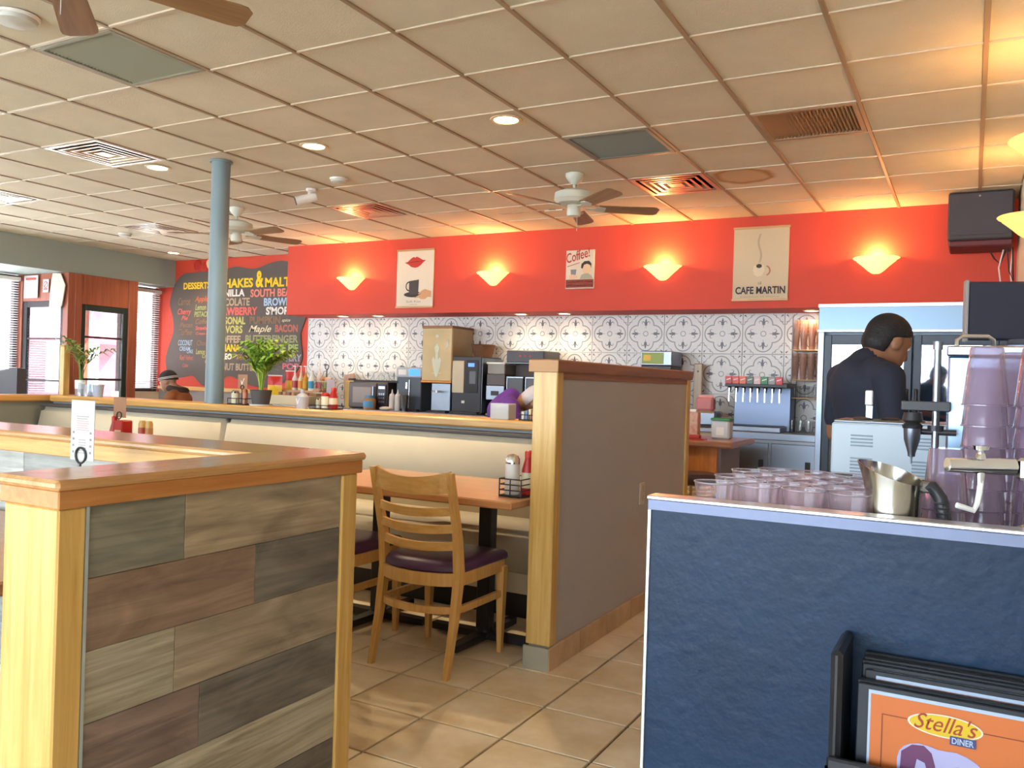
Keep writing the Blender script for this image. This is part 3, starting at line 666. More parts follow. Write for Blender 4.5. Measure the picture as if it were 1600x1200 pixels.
# ================================================================ sconces
shade = mat('sconce_glass', '#f3d7a2', .4, emit='#ffb85a', estr=1.7); shade2 = mat('sconce_glass_side', '#f0cf94', .4, emit='#ffa848', estr=1.0)
def sconce(loc, rz, label, power, m, grp):
    t = thing('wall_sconce', label, 'wall lamp', loc, rz, grp)
    prof = [(.012, -.135), (.035, -.13), (.065, -.108), (.10, -.075), (.135, -.045), (.16, -.025), (.163, -.018), (.185, -.006), (.192, .002), (.188, .006), (.18, .0)]
    MB().lathe(prof, (0, 0, 0), 28, math.pi, 2*math.pi, sy=.95).obj('bowl', m, t, smooth=True)
    MB().cbox(-.05, -.02, -.11, .05, 0, .0, .004).obj('back_plate', mat('sconce_bracket', '#b98d4f', .4, metal=.6), t)
    MB().cyl((0, -.06, -.06), (0, -.06, .0), .022, n=12).obj('bulb', bulb, t, smooth=True)
    d = bpy.data.lights.new('sconce_lamp', 'POINT'); d.energy = power; d.color = (1, .55, .20); d.shadow_soft_size = .03
    o = bpy.data.objects.new('sconce_lamp', d); COL.objects.link(o); o.parent = t; o.location = (0, -.10, .035)
for x, lb in ((-6.58, 'glowing alabaster wall sconce furthest left on the red bulkhead'), (-4.62, 'glowing wall sconce between the lips poster and coffee sign'), (-2.70, 'glowing wall sconce between the coffee sign and tall café poster'), (-.76, 'glowing wall sconce above the refrigerator on the red bulkhead')):
    sconce((x, 8.03, 2.435), 0, lb, 8, shade, 'sconces on the red bulkhead')
for y, lb in ((6.45, 'amber wall sconce on the right wall in front of the black speaker'), (4.55, 'amber wall sconce second from the speaker on the right wall'), (2.65, 'amber wall sconce in the top right corner of the picture')):
    sconce((XR, y, 2.435), R(-90), lb, 3, shade2, 'sconces on the right wall')

# ================================================================ posters
def poster(name, label, x0, x1, z0, z1, m, fr=None):
    t = thing(name, label, 'poster', ((x0+x1)/2, 8.028, z0)); w = (x1-x0)/2; h = z1-z0
    MB().cbox(-w, -.016, 0, w, 0, h, .003).obj('sheet', m, t)
    if fr:
        MB().cbox(-w-.006, -.022, h-.022, w+.006, 0, h, .003).obj('rail', fr, t); MB().cbox(-w-.006, -.022, 0, w+.006, 0, .022, .003).obj('rail', fr, t)
    return t, w, h
pal = wood('poster_rail', '#b98a58', '#d2aa78', 'x')
t, w, h = poster('lips_poster', 'cream poster with red lips and a hand holding a dark coffee cup', -5.91, -5.40, 2.07, 2.748, mat('poster_cream', '#dfd3bd', .7), pal)
Y1, Y2 = -.0172, -.0184
flat('lips', [(-.145, .525), (-.11, .53), (-.05, .575), (-.02, .588), (.0, .578), (.02, .59), (.05, .578), (.11, .548), (.15, .545), (.115, .525), (.08, .492), (.04, .468), (0, .462), (-.05, .472), (-.09, .50)], Y1, mat('lip_red', '#c02f1f', .6), t)
flat('lip_line', [(-.145, .525), (-.06, .528), (0, .538), (.06, .535), (.15, .545), (.06, .528), (0, .530), (-.06, .521)], Y2, mat('lip_dark', '#6e1710', .6), t)
dk = mat('print_dark', '#3b3634', .7)
flat('saucer', [(x*.135-.01, .155+.032*z) for x, z in [(math.cos(R(a)), math.sin(R(a))) for a in range(0, 360, 15)]], Y1, dk, t)
flat('cup', [(-.075, .31), (.06, .325), (.055, .175), (.035, .155), (-.055, .155), (-.075, .18)], Y2, mat('print_dark2', '#4a4542', .7), t)
b = MB(); P_ = arc(-.078, .25, .045, 70, 290, 14)
for k in range(len(P_)-1):
    q = lambda p, s: (-.078+(p[0]+.078)*s, Y1-.001, .25+(p[1]-.25)*s*1.25)
    b._add([q(P_[k], 1), q(P_[k+1], 1), q(P_[k+1], .72), q(P_[k], .72)], [(0, 1, 2, 3)])
b.obj('handle', dk, t)
flat('hand', [(.235, .19), (.19, .20), (.15, .215), (.11, .20), (.06, .17), (.05, .155), (.10, .165), (.02, .125), (.0, .115), (.06, .118), (.10, .10), (.15, .10), (.19, .125), (.235, .12)], Y2-.0006, mat('print_skin', '#cf9c72', .7), t)
text('Soft Kiss', .20, .026, mat('print_brown', '#9a8a76', .7), t, -.11, Y1-.001, .062)
text('coffee bar', .12, .012, MATS['print_brown'], t, -.07, Y1-.001, .036)
t, w, h = poster('coffee_sign', 'small cream tin sign reading Coffee with a woman and red caption band', -3.745, -3.425, 2.24, 2.64, mat('sign_cream', '#d9cfb8', .5))
flat('caption_band', [(-.155, .012), (.155, .012), (.155, .095), (-.155, .095)], Y1, mat('sign_band', '#8b3a2a', .6), t)
text('Coffee!', .275, .10, mat('sign_red2', '#b5331f', .6), t, -.145, Y1-.001, .265, shear=.25, rot=R(-14), bold=.01)
flat('underline', [(-.145, .235), (-.005, .272), (-.005, .266), (-.145, .228)], Y1, MATS['sign_red2'], t)
text("if you're not shaking,", .28, .028, paper, t, -.14, Y2, .058); text('you need another cup', .28, .026, paper, t, -.14, Y2, .020)
flat('face', [(.075+.045*math.cos(R(a)), .205+.058*math.sin(R(a))) for a in range(0, 360, 20)], Y1, mat('print_face', '#dfc19a', .7), t)
flat('hair', [(.012, .215), (.018, .255), (.05, .282), (.10, .285), (.128, .255), (.125, .21), (.115, .24), (.08, .255), (.045, .245), (.03, .205)], Y2, dk, t)
flat('shoulders', [(.0, .10), (.02, .14), (.055, .155), (.095, .155), (.13, .135), (.15, .10)], Y2, mat('print_sage', '#a8a893', .7), t)
flat('cup', [(-.105, .20), (-.04, .20), (-.045, .15), (-.06, .135), (-.09, .135), (-.1, .15)], Y1, mat('print_blue', '#7f8790', .7), t)
flat('hand', [(-.12, .14), (-.08, .15), (-.03, .14), (-.02, .115), (-.07, .10), (-.11, .105)], Y2, MATS['print_face'], t)
t, w, h = poster('cafe_poster', 'tall beige poster of a steaming cup reading Cafe Martin', -2.005, -1.50, 2.08, 2.775, mat('poster_beige', '#c9bda0', .7), pal)
text('CAFE MARTIN', .455, .07, mat('print_navy', '#3a3346', .7), t, -.225, Y1-.001, .065, bold=.03)
text('LE', .03, .022, MATS['print_navy'], t, -.015, Y1-.001, .155)
text('fraicheur et arome', .36, .012, MATS['print_brown'], t, -.18, Y1-.001, .034)
flat('cup', [(-.065+0, .285), (-.06, .33), (.03, .335), (.04, .29), (.015, .235), (-.03, .225), (-.055, .25)], Y1, mat('print_cream2', '#d8cdb4', .7), t)
flat('coffee', [(-.012+.026*math.cos(R(a)), .325+.019*math.sin(R(a))) for a in range(0, 360, 20)], Y2, dk, t)
b = MB(); P_ = arc(.045, .28, .05, -70, 75, 12)
for k in range(len(P_)-1):
    q = lambda p, s: (.02+(p[0]-.02)*s, Y2, .28+(p[1]-.28)*s); b._add([q(P_[k], 1), q(P_[k+1], 1), q(P_[k+1], .8), q(P_[k], .8)], [(0, 1, 2, 3)])
b.obj('handle', mat('print_rose', '#a8776a', .7), t)
S_ = [(-.01+.014*math.sin(k*.55), .36+k*.022) for k in range(13)]
flat('steam', [(x-.009, z) for x, z in S_]+[(x+.009, z) for x, z in reversed(S_)], Y1, mat('print_steam', '#b5a68c', .8), t)

# ================================================================ right wall things
sk = thing('loudspeaker', 'black box loudspeaker hung in the corner above the red wall', 'speaker', (.02, 7.70, 2.44))
MB().cbox(-.22, -.12, .05, .235, .30, .43, .012).obj('cabinet', mat('speaker_black', '#3f4047', .6), sk)
MB().cbox(-.20, -.128, .085, .225, -.12, .415, .004).obj('grille_cloth', mat('speaker_cloth', '#4b4c55', .85, bump=.2, bscale=200), sk)
MB().cbox(-.21, -.10, 0, .235, .28, .05, .01).obj('lower_shelf', mat('speaker_maroon', '#5e2f38', .6), sk)
MB().cyl((0, -.128, .39), (0, -.133, .39), .008, n=12).obj('badge', chrome, sk)
for k, (pts, m_) in enumerate((([(.20, 7.85, 2.45), (.17, 7.88, 2.30), (.19, 7.9, 2.15), (.18, 7.9, 2.02)], white_pl), ([(.26, 7.8, 2.45), (.25, 7.82, 2.25), (.27, 7.84, 2.1), (.26, 7.86, 2.02)], white_pl), ([(.10, 7.9, 2.45), (.14, 7.92, 2.38), (.18, 7.94, 2.34), (.22, 7.96, 2.45)], black_metal), ([(.22, 7.75, 2.45), (.24, 7.76, 2.25), (.27, 7.77, 2.18), (.26, 7.8, 2.45)], black_metal))):
    o = MB().tube(pts, .006, 6).obj('speaker_cable', m_, None, True, pts[-1])
    tag(o, ['white cable dropping from the loudspeaker, left one', 'white cable dropping from the loudspeaker along the right wall', 'short dark cable looped under the loudspeaker', 'dark cable hanging in a loop beside the right wall'][k], 'cable')
mo = thing('monitor', 'dark order screen on a wall bracket above the drink station', 'monitor', (.13, 3.0, 1.42), R(12))
MB().cbox(-.150, -.012, .005, .15, .02, .185, .006).obj('housing', mat('monitor_dark', '#262a3a', .3), mo)
MB().cbox(-.158, -.014, 0, -.148, .022, .19, .002).obj('side_bezel', mat('bezel_grey', '#8f8b8c', .4), mo)
MB().cbox(-.04, .02, .07, .04, .10, .13, .004).obj('bracket', black_metal, mo)

# refrigerator ---------------------------------------------------------
fr = thing('refrigerator', 'tall stainless two door glass refrigerator beneath the red bulkhead', 'refrigerator', (-.45, 7.65, 0))
MB().box(-.715, .06, .10, .74, .36, 2.0).obj('cabinet', mat('fridge_inside', '#9fb3c4', .5), fr)
MB().cbox(-.715, -.01, 1.765, .74, .06, 2.005, .004).obj('header', mat('fridge_steel', '#6f8498', .33, metal=1), fr)
MB().cbox(-.72, -.018, 1.975, .74, .0, 2.005, .003).obj('header_trim', alum, fr); MB().cbox(-.72, -.018, 1.765, .74, .0, 1.785, .003).obj('header_trim', alum, fr)
MB().cbox(-.715, -.01, .08, -.665, .06, 1.765, .004).obj('side_rail', steel, fr); MB().cbox(.70, -.01, .08, .74, .06, 1.765, .004).obj('side_rail', steel, fr)
MB().cbox(-.715, -.01, 0, .74, .06, .08, .004).obj('kick_plate', steel_s, fr)
mirror_glass = glassy('fridge_glass', (.55, .72, .85), .42, .03)
for (a, b_) in ((-.66, .02), (.03, .695)):
    dr = MB().cbox(a, -.03, .10, a+.06, .03, 1.74, .004).cbox(b_-.06, -.03, .10, b_, .03, 1.74, .004).cbox(a+.06, -.03, 1.66, b_-.06, .03, 1.74, .004).cbox(a+.06, -.03, .10, b_-.06, .03, .2, .004).obj('door', mat('fridge_door_frame', '#34465c', .35), fr)
    MB().box(a+.06, -.004, .2, b_-.06, .004, 1.66).obj('glass_pane', mirror_glass, dr)
    MB().cbox(b_-.045 if a < 0 else a+.015, -.07, .8, b_-.02 if a < 0 else a+.04, -.03, 1.3, .006).obj('handle', black_metal, dr)
for z in (.5, .85, 1.2, 1.5): MB().box(-.65, .05, z, .68, .058, z+.02).obj('wire_shelf', steel_s, fr)
# steel back bar counter -------------------------------------------------
bb = thing('steel_counter', 'stainless steel undercounter cooler beside the refrigerator', 'counter', (-1.56, 7.9, 0))
MB().box(-.44, .02, .1, .36, .62, .80).obj('body', mat('steel_body', '#8d8f94', .35, metal=.9), bb)
MB().cbox(-.47, -.02, .80, .38, .64, .865, .005).obj('worktop', steel, bb)
for a in (-.43, -.02):
    d_ = MB().cbox(a, -.005, .14, a+.385, .02, .77, .004).obj('door', steel, bb); MB().cbox(a+.30, -.02, .52, a+.345, -.005, .62, .003).obj('handle', black_metal, d_)
MB().box(-.43, .05, 0, .35, .6, .1).obj('kick_base', black_metal, bb)
so = thing('soda_fountain', 'eight tap steel soda fountain with coloured flavour tabs', 'soda fountain', (-1.74, 8.05, .865))
MB().cbox(-.27, .18, 0, .26, .38, .42, .006).obj('back_panel', mat('soda_steel', '#7c88a0', .42, metal=.9), so)
MB().cbox(-.30, -.06, .41, .27, .38, .455, .006).obj('head', dark_plastic, so)
MB().cbox(-.26, -.12, 0, .23, .20, .05, .006).obj('drip_tray', steel_s, so); MB().cbox(-.25, -.13, .05, .22, .16, .056, .001).obj('drip_grate', black_metal, so)
for k, c in enumerate(('#c8242a', '#d4462f', '#e2622c', '#566b5c', '#d8b6b8', '#1f7d45', '#8f8d90', '#cf1f28')):
    x = -.265+k*.066
    tp = MB().cbox(x-.031, -.078, .44, x+.031, -.06, .51, .003).obj('flavour_tab', mat('tab_%d' % k, c, .35), so)
    flat('tab_mark', [(x-.02, .47), (x+.02, .482), (x+.02, .492), (x-.02, .48)], -.0785, mat('tab_white', '#e8e2e0', .5), tp)
    MB().cyl((x, -.02, .41), (x, -.02, .36), .018, .012, n=12).obj('nozzle', black_metal, so, smooth=True)
    MB().cbox(x-.006, -.045, .27, x+.006, -.035, .40, .002).obj('lever', chrome, so)
ws = thing('wall_shelf', 'wooden wall shelf rack of stacked cups beside the refrigerator', 'shelf', (-1.36, 8.40, .86))
for z in (.78, .50, .33): MB().cbox(-.14, -.14, z-.008, .14, .14, z, .002).obj('shelf_board', oak_x, ws)
for x in (-.13, .13):
    for y in (-.13, .13): MB().cyl((x, y, 0), (x, y, 1.10), .006, n=8).obj('upright', steel_s, ws)
def tumbler_mesh(name, r0, r1, h, m, inv=False, n=20):
    t_ = .0022
    prof = [(0, .003), (r0*.95, 0), (r0, .004), (r1, h), (r1+.0015, h), (r1-t_, h-.001), (r0-t_, .008), (0, .008)]
    if inv: prof = [(r, h-z) for r, z in prof]
    return MB().lathe(prof, (0, 0, 0), n).mesh(name, m, True)
ORD = ['first', 'second', 'third', 'fourth', 'fifth', 'sixth', 'seventh', 'eighth', 'ninth', 'tenth']
amber_cup = glassy('amber_tumbler', (.96, .88, .84), .03, .12, .28, (.80, .60, .50))
big = tumbler_mesh('tumbler', .026, .036, .15, amber_cup)
for zi, z in ((.86+.78, 0), (.86+.50, 1)):
    for k in range(4):
        for q in range(4 if zi < 1.5 else 5):
            o = link('tumbler', big, None, (-1.47+.072*k, 8.34, z and .86+.50+.0005+q*.034 or .86+.78+.0005+q*.034))
            tag(o, '%s amber tumbler from the bottom, %s stack from the left on the %s wall shelf' % (ORD[q], ORD[k], 'middle' if z else 'top'), 'cup', 'tumblers on the wall shelf')
smg = tumbler_mesh('drinking_glass', .028, .034, .11, clear_glass)
for k in range(4):
    o = link('drinking_glass', smg, None, (-1.47+.072*k, 8.36, .86+.3305)); tag(o, '%s clear glass from the left on the lowest wall shelf board' % ORD[k], 'glass', 'glasses on the wall shelf')
    o = link('drinking_glass', smg, None, (-1.47+.072*k, 8.25, .8655)); tag(o, '%s clear glass from the left on the steel counter below the shelf' % ORD[k], 'glass', 'glasses on the steel counter')

# ================================================================ lunch counter and back bar
lc = thing('lunch_counter', 'oak lunch counter with rounded top ending past the grey partition', 'counter', (-4.0, 6.4, 0))
MB().cbox(-3.3, -.36, .825, 2.52, .36, .87, .012).obj('worktop', wood('counter_top', '#8f5d45', '#a9745a', 'x', rough=.3, coat=.4), lc)
MB().cbox(-3.2, -.30, .05, 2.40, -.27, .825, .004).obj('front_panel', wood('counter_oak', '#a5632f', '#c98448', 'z', knots=.3, scale=.5), lc)
MB().box(-3.2, -.27, 0, 2.42, .30, .825).obj('body', mat('counter_grey', '#7d7780', .5), lc)
bk = thing('back_counter', 'long low back counter carrying the coffee machines', 'counter', (-5.2, 8.25, 0))
MB().cbox(-3.0, -.37, .84, 3.15, .295, .88, .006).obj('worktop', steel_s, bk); MB().box(-2.95, -.33, 0, 3.1, .295, .84).obj('body', mat('back_counter_cream', '#cbbfa2', .6), bk)
for k in range(2):
    xx = (-1.66, -2.3)[k]
    st = thing('bar_stool', ['round bar stool with dark cushion and ribbed chrome ring at the counter end', 'second bar stool along the lunch counter from the counter end'][k], 'stool', (xx, 5.72, 0), 0, 'stools at the lunch counter')
    MB().lathe([(0, .60), (.15, .60), (.165, .62), (.165, .65), (.15, .67), (0, .68)], (0, 0, 0), 28).obj('cushion', mat('stool_vinyl', '#3a2930', .4), st, smooth=True)
    MB().lathe([(.15, .505), (.162, .51), (.158, .52), (.166, .53), (.158, .54), (.166, .555), (.158, .565), (.166, .58), (.158, .59), (.15, .60)], (0, 0, 0), 28).obj('chrome_ring', chrome, st, smooth=True)
    MB().cyl((0, 0, .03), (0, 0, .51), .035, n=20).obj('pedestal', chrome, st, smooth=True); MB().lathe([(.2, 0), (.2, .012), (.06, .04), (.03, .05)], (0, 0, 0), 28).obj('base', chrome, st, smooth=True)

BZ = .88
def bt_(name, label, cat, x, y, z=BZ, rz=0, group=None): return thing(name, label, cat, (x, y, z), rz, group)
t = bt_('microwave', 'dark countertop microwave oven on the back counter', 'microwave', -6.33, 8.28)
MB().cbox(-.29, -.20, .01, .29, .20, .32, .008).obj('case', mat('microwave_case', '#4c4542', .45), t)
MB().cbox(-.28, -.215, .02, .13, -.20, .31, .004).obj('door', mat('microwave_door', '#5b4c48', .3), t); MB().cbox(-.22, -.219, .07, .06, -.215, .26, .002).obj('door_window', mat('microwave_glass', '#8a7468', .2), t)
MB().cyl((.10, -.235, .06), (.10, -.235, .27), .010, n=10).obj('handle', steel, t); MB().cbox(.15, -.213, .03, .27, -.20, .30, .003).obj('control_panel', mat('control_dark', '#37343a', .3), t)
MB().box(.165, -.2145, .245, .255, -.213, .275).obj('display', mat('blue_display', '#9fb8e8', .3, emit='#9fb8ff', estr=1.2), t)
for k in range(9): MB().cbox(.168+.03*(k % 3), -.2145, .08+.045*(k//3), .19+.03*(k % 3), -.213, .105+.045*(k//3), .001).obj('button', steel_s, t)
tr = bt_('serving_tray', 'dark tray of glasses resting on the microwave', 'tray', -6.25, 8.28, BZ+.32)
MB().cbox(-.33, -.17, 0, .33, .17, .014, .004).obj('base', dark_plastic, tr); MB().cbox(-.33, -.17, .014, .33, -.16, .026, .002).obj('rim', dark_plastic, tr)
gl = tumbler_mesh('drinking_glass', .028, .036, .12, clear_glass, True)
for k in range(5): tag(link('drinking_glass', gl, None, (-6.44+.078*k, 8.28, BZ+.3345)), '%s upturned clear glass from the left on the tray over the microwave' % ORD[k], 'glass', 'glasses on the microwave tray')
t = bt_('coffee_mug', 'pale mug with dark handle on the microwave tray', 'mug', -6.01, 8.25, BZ+.3345)
MB().lathe([(0, .003), (.03, 0), (.036, .01), (.038, .09), (.035, .09), (.033, .012), (0, .01)], (0, 0, 0), 20).obj('body', mat('mug_pale', '#cfd3c9', .35), t, smooth=True); MB().tube([(.036, 0, .07), (.06, 0, .065), (.062, 0, .04), (.036, 0, .025)], .005, 8).obj('handle', dark_plastic, t, smooth=True)
for k, (x, lb) in enumerate(((-5.90, 'white squeeze bottle before the microwave, left of two'), (-5.82, 'white squeeze bottle before the microwave, right of two'))):
    t = bt_('squeeze_bottle', lb, 'bottle', x, 7.98, BZ, 0, 'white squeeze bottles')
    MB().lathe([(0, 0), (.034, 0), (.034, .16), (.03, .175), (0, .176)], (0, 0, 0), 20).obj('body', mat('squeeze_white', '#d9d2cb', .4), t, smooth=True); MB().lathe([(.031, .172), (.03, .186), (.012, .20), (.005, .245), (0, .246)], (0, 0, 0), 16).obj('nozzle', white_pl, t, smooth=True)
t = bt_('shaker_cup', 'tapered steel milkshake cup beside the squeeze bottles', 'cup', -5.72, 7.98)
MB().lathe([(0, .002), (.03, 0), (.045, .175), (.047, .178), (.043, .176), (.028, .01), (0, .008)], (0, 0, 0), 24).obj('body', steel, t, smooth=True); MB().lathe([(.0415, .135), (.0435, .138), (.0425, .142)], (0, 0, 0), 24).obj('rib', steel, t, smooth=True)
t = bt_('peanut_butter_jar', 'plastic jar with blue lid and label before the microwave', 'jar', -6.20, 7.95)
MB().lathe([(0, 0), (.07, 0), (.075, .01), (.075, .11), (.06, .135), (0, .136)], (0, 0, 0), 24).obj('body', mat('peanut', '#b98552', .4), t, smooth=True); MB().lathe([(.062, .13), (.062, .165), (0, .167)], (0, 0, 0), 24).obj('lid', mat('lid_blue', '#5e8fa8', .4), t, smooth=True)
MB().lathe([(.0765, .025), (.0765, .10)], (0, 0, 0), 24, R(200), R(340)).obj('label', mat('label_blue', '#5aa0cc', .5), t, smooth=True)
o = MB().ell((0, 0, .022), .085, .05, .022).obj('folded_cloth', mat('cloth_white', '#ddd3c2', .8, bump=.5, bscale=20), None, True); o.location = (-5.95, 7.93, BZ); tag(o, 'crumpled white cloth on the back counter', 'cloth')
t = bt_('water_dispenser', 'dark hot water dispenser with a lit blue display', 'dispenser', -5.785, 8.27)
MB().cbox(-.16, -.15, 0, .19, .22, .40, .008).obj('body', mat('dispenser_blue', '#4b535e', .3), t); MB().cbox(-.165, -.16, .39, .20, .22, .51, .008).obj('head', mat('dispenser_head', '#b5b6ba', .35), t)
MB().box(.02, -.1615, .41, .17, -.16, .49).obj('display', mat('display_blue', '#2e63d8', .3, emit='#2f6cff', estr=1.5), t); MB().cbox(-.13, -.1615, .42, -.02, -.16, .48, .001).obj('badge', white_pl, t)
MB().cyl((.03, -.16, .02), (.03, -.16, .36), .006, n=8).obj('sight_tube', chrome, t); MB().cbox(-.15, -.22, 0, .18, -.15, .025, .004).obj('drip_tray', black_metal, t); MB().cyl((.0, -.17, .26), (.0, -.17, .33), .014, n=12).obj('spout', chrome, t, smooth=True)
t = bt_('tea_urn', 'tall bronze toned tea dispenser with etched front panel and tap', 'dispenser', -5.357, 8.27)
bronze = mat('bronze_panel', '#b59c72', .35, metal=.35, var=.12, vscale=4)
MB().cbox(-.205, -.20, .335, .205, .25, .985, .01).obj('tank', bronze, t); MB().cbox(-.21, -.207, .335, .21, -.18, .365, .006).obj('copper_band', mat('copper_band', '#b8793f', .25, metal=.7), t); MB().cbox(-.21, -.21, .96, .21, .25, .99, .006).obj('lid', mat('tea_lid', '#94653f', .4), t)
etch = mat('etching', '#cfd0b4', .4)
flat('emblem', [(-.02, .42), (0, .40), (.02, .42), (.05, .52), (.065, .60), (.04, .64), (.02, .60), (.02, .68), (.035, .74), (0, .79), (-.035, .74), (-.02, .68), (-.02, .60), (-.04, .64), (-.065, .60), (-.05, .52)], -.201, etch, t)
flat('emblem_dot', [(.026*math.cos(R(a)), .87+.02*math.sin(R(a))) for a in range(0, 360, 30)], -.201, etch, t); flat('emblem_leaf', [(.12, .72), (.16, .76), (.15, .84), (.12, .80)], -.201, etch, t); flat('caption', [(-.06, .445), (.06, .445), (.06, .452), (-.06, .452)], -.2015, etch, t)
MB().cbox(-.10, -.14, .02, .16, .20, .335, .006).obj('base', steel_s, t); MB().cyl((.02, -.14, .24), (.02, -.22, .24), .014, n=12).obj('tap', chrome, t); MB().cyl((-.05, -.21, .24), (.02, -.21, .24), .007, n=8).obj('tap_handle', chrome, t); MB().cbox(-.10, -.24, 0, .16, .2, .02, .004).obj('foot_plate', black_metal, t)
t = bt_('iced_coffee_machine', 'black upright coffee machine with a cream side door and small screen', 'coffee machine', -4.95, 8.27)
MB().cbox(-.19, -.20, .0, .19, .25, .645, .008).obj('body', dark_plastic, t); MB().cbox(-.185, -.214, .235, -.03, -.20, .595, .005).obj('cream_door', mat('machine_cream', '#cdbf9f', .4), t)
MB().cbox(-.01, -.208, .24, .15, -.20, .60, .003).obj('screen', mat('machine_screen', '#2b2a31', .15), t); MB().box(.02, -.2095, .53, .10, -.208, .57).obj('lit_badge', mat('badge_blue', '#3a5fd0', .3, emit='#4a74ff', estr=1.2), t)
MB().box(.04, -.2095, .34, .12, -.208, .48).obj('screen_picture', mat('screen_picture', '#5b6168', .3), t); MB().cbox(-.18, -.26, 0, .18, -.20, .03, .004).obj('drip_tray', black_metal, t); MB().cbox(.19, -.19, .02, .197, .25, .63, .002).obj('side_panel', steel, t); MB().box(-.06, -.2015, .12, -.02, -.20, .15).obj('badge', white_pl, t)
t = bt_('wicker_basket', 'brown woven basket on top of the iced coffee machine', 'basket', -4.87, 8.28, BZ+.645)
MB().lathe([(0, .004), (.10, 0), (.135, .13), (.138, .135), (.13, .132), (.095, .01), (0, .01)], (0, 0, 0), 26).obj('bowl', mat('wicker', '#6d4a30', .8, bump=.8, bscale=60), t, smooth=True); MB().lathe([(.13, .128), (.142, .134), (.13, .142)], (0, 0, 0), 26).obj('rim', MATS['wicker'], t, smooth=True)
t = bt_('coffee_grinder', 'narrow steel coffee grinder with smoked hopper and label plate', 'grinder', -4.60, 8.25)
MB().cbox(-.115, -.15, .17, .115, .18, .33, .006).obj('body', steel_s, t); MB().cbox(-.115, -.14, .33, .115, .18, .455, .006).obj('motor_cover', mat('grinder_dark', '#5d5453', .4), t); MB().cbox(-.11, -.14, .455, .11, .16, .575, .008).obj('hopper', mat('smoked_hopper', '#8c8478', .15), t)
MB().cbox(-.118, -.15, .565, .118, .17, .585, .004).obj('lid', white_pl, t); MB().cbox(-.05, -.156, .22, .05, -.15, .27, .002).obj('label_plate', dark_plastic, t); MB().cbox(-.10, .0, 0, .10, .18, .17, .004).obj('column', dark_plastic, t); MB().cbox(-.115, -.15, 0, .115, .18, .02, .004).obj('base', steel_s, t)
t = bt_('coffee_brewer', 'twin coffee brewer with dark control head and steel warmers', 'coffee machine', -4.25, 8.27)
MB().cbox(-.23, -.15, .585, .23, .25, .72, .01).obj('control_head', mat('brewer_dark', '#4d4a50', .4), t); MB().cbox(-.235, -.16, .575, .235, .25, .588, .004).obj('head_trim', steel_s, t); MB().cbox(-.22, .05, .0, .22, .25, .58, .006).obj('tower', mat('brewer_tower', '#574841', .5), t); MB().cbox(-.23, -.16, 0, .23, .25, .05, .006).obj('base', steel_s, t)
for k in range(3): MB().cyl((-.06+.06*k, -.152, .66), (-.06+.06*k, -.148, .66), .012, n=10).obj('button', red_pl, t)
for x in (-.12, .11):
    u = MB().cbox(x-.10, -.14, .17, x+.10, .04, .42, .008).obj('server', mat('server_dark', '#4a474b', .3), t); MB().cbox(x-.105, -.145, .415, x+.105, .04, .435, .004).obj('server_lid', steel, u); MB().cyl((x, -.14, .21), (x, -.18, .20), .012, n=10).obj('server_tap', chrome, u)
    MB().cbox(x-.102, -.147, .17, x-.09, -.138, .42, .002).obj('server_edge', steel, u)
t = bt_('kitchen_scale', 'boxy brewer head with green and yellow panel seen over the partition', 'machine', -2.78, 8.27, BZ)
MB().cbox(-.16, -.12, 0, .16, .2, .585, .008).obj('body', dark_plastic, t); MB().cbox(-.165, -.13, .585, .165, .2, .73, .008).obj('head', steel_s, t); MB().cbox(-.15, -.134, .60, .08, -.13, .715, .002).obj('panel', mat('panel_green', '#8fa33d', .4), t); MB().cbox(-.13, -.137, .63, -.05, -.134, .69, .001).obj('panel_badge', yellow_pl, t)
# syrup station
t = thing('syrup_rack', 'pale stepped rack holding syrup bottles and creamers', 'rack', (-7.55, 8.25, BZ))
MB().cbox(-.35, -.28, 0, .35, .25, .12, .006).obj('body', mat('rack_cream', '#d8c7a2', .5), t); MB().cbox(-.35, -.10, .12, .35, .25, .185, .006).obj('step', mat('rack_wood', '#b58f68', .5), t)
for k in range(2, 9): MB().lathe([(0, 0), (.022, 0), (.028, .035), (.026, .04), (0, .038)], (-.30+.075*k, -.20, .12), 14).obj('creamer_cup', mat('creamer_%d' % (k % 2), ('#8d6a5c', '#b58d70')[k % 2], .5), t, smooth=True)
sc_ = ('#b84a55', '#d98b3a', '#d1a22e', '#3f8fb5', '#c07a86', '#8d9a4c')
sl = ('syrup pump bottle with pink label at the end nearest the chip bags', 'syrup pump bottle with orange label, second in the row', 'syrup pump bottle with golden syrup in the middle of the row', 'syrup pump bottle with blue label by the tiled wall', 'tall syrup pump bottle with rose label behind the row', 'syrup pump bottle with olive label at the tiled end')
for k, (x, y, z0) in enumerate(((-7.62, 8.22, .185), (-7.52, 8.22, .185), (-7.44, 8.22, .185), (-7.35, 8.22, .185), (-7.38, 8.40, .185), (-7.24, 8.38, .185))):
    b_ = thing('syrup_bottle', sl[k], 'bottle', (x, y, BZ+z0), 0, 'syrup pump bottles'); hh = 1.25 if k == 4 else 1
    MB().lathe([(0, 0), (.034, 0), (.036, .01), (.036, .14*hh), (.014, .19*hh), (.014, .225*hh), (0, .226*hh)], (0, 0, 0), 18).obj('body', mat('syrup_%d' % k, ('#e0cfc8', '#e5cda8', '#c98f2a', '#dde0dc', '#e1d4cc', '#c3b68c')[k], .25), b_, smooth=True)
    MB().lathe([(.0368, .03), (.0368, .12)], (0, 0, 0), 18).obj('label', mat('syrup_label_%d' % k, sc_[k], .5), b_, smooth=True)
    pu = MB().cyl((0, 0, .22*hh), (0, 0, .30*hh), .006, n=8).obj('pump', white_pl, b_, smooth=True); MB().cbox(-.035, -.008, .30*hh, .012, .008, .312*hh, .003).obj('pump_head', white_pl, pu)
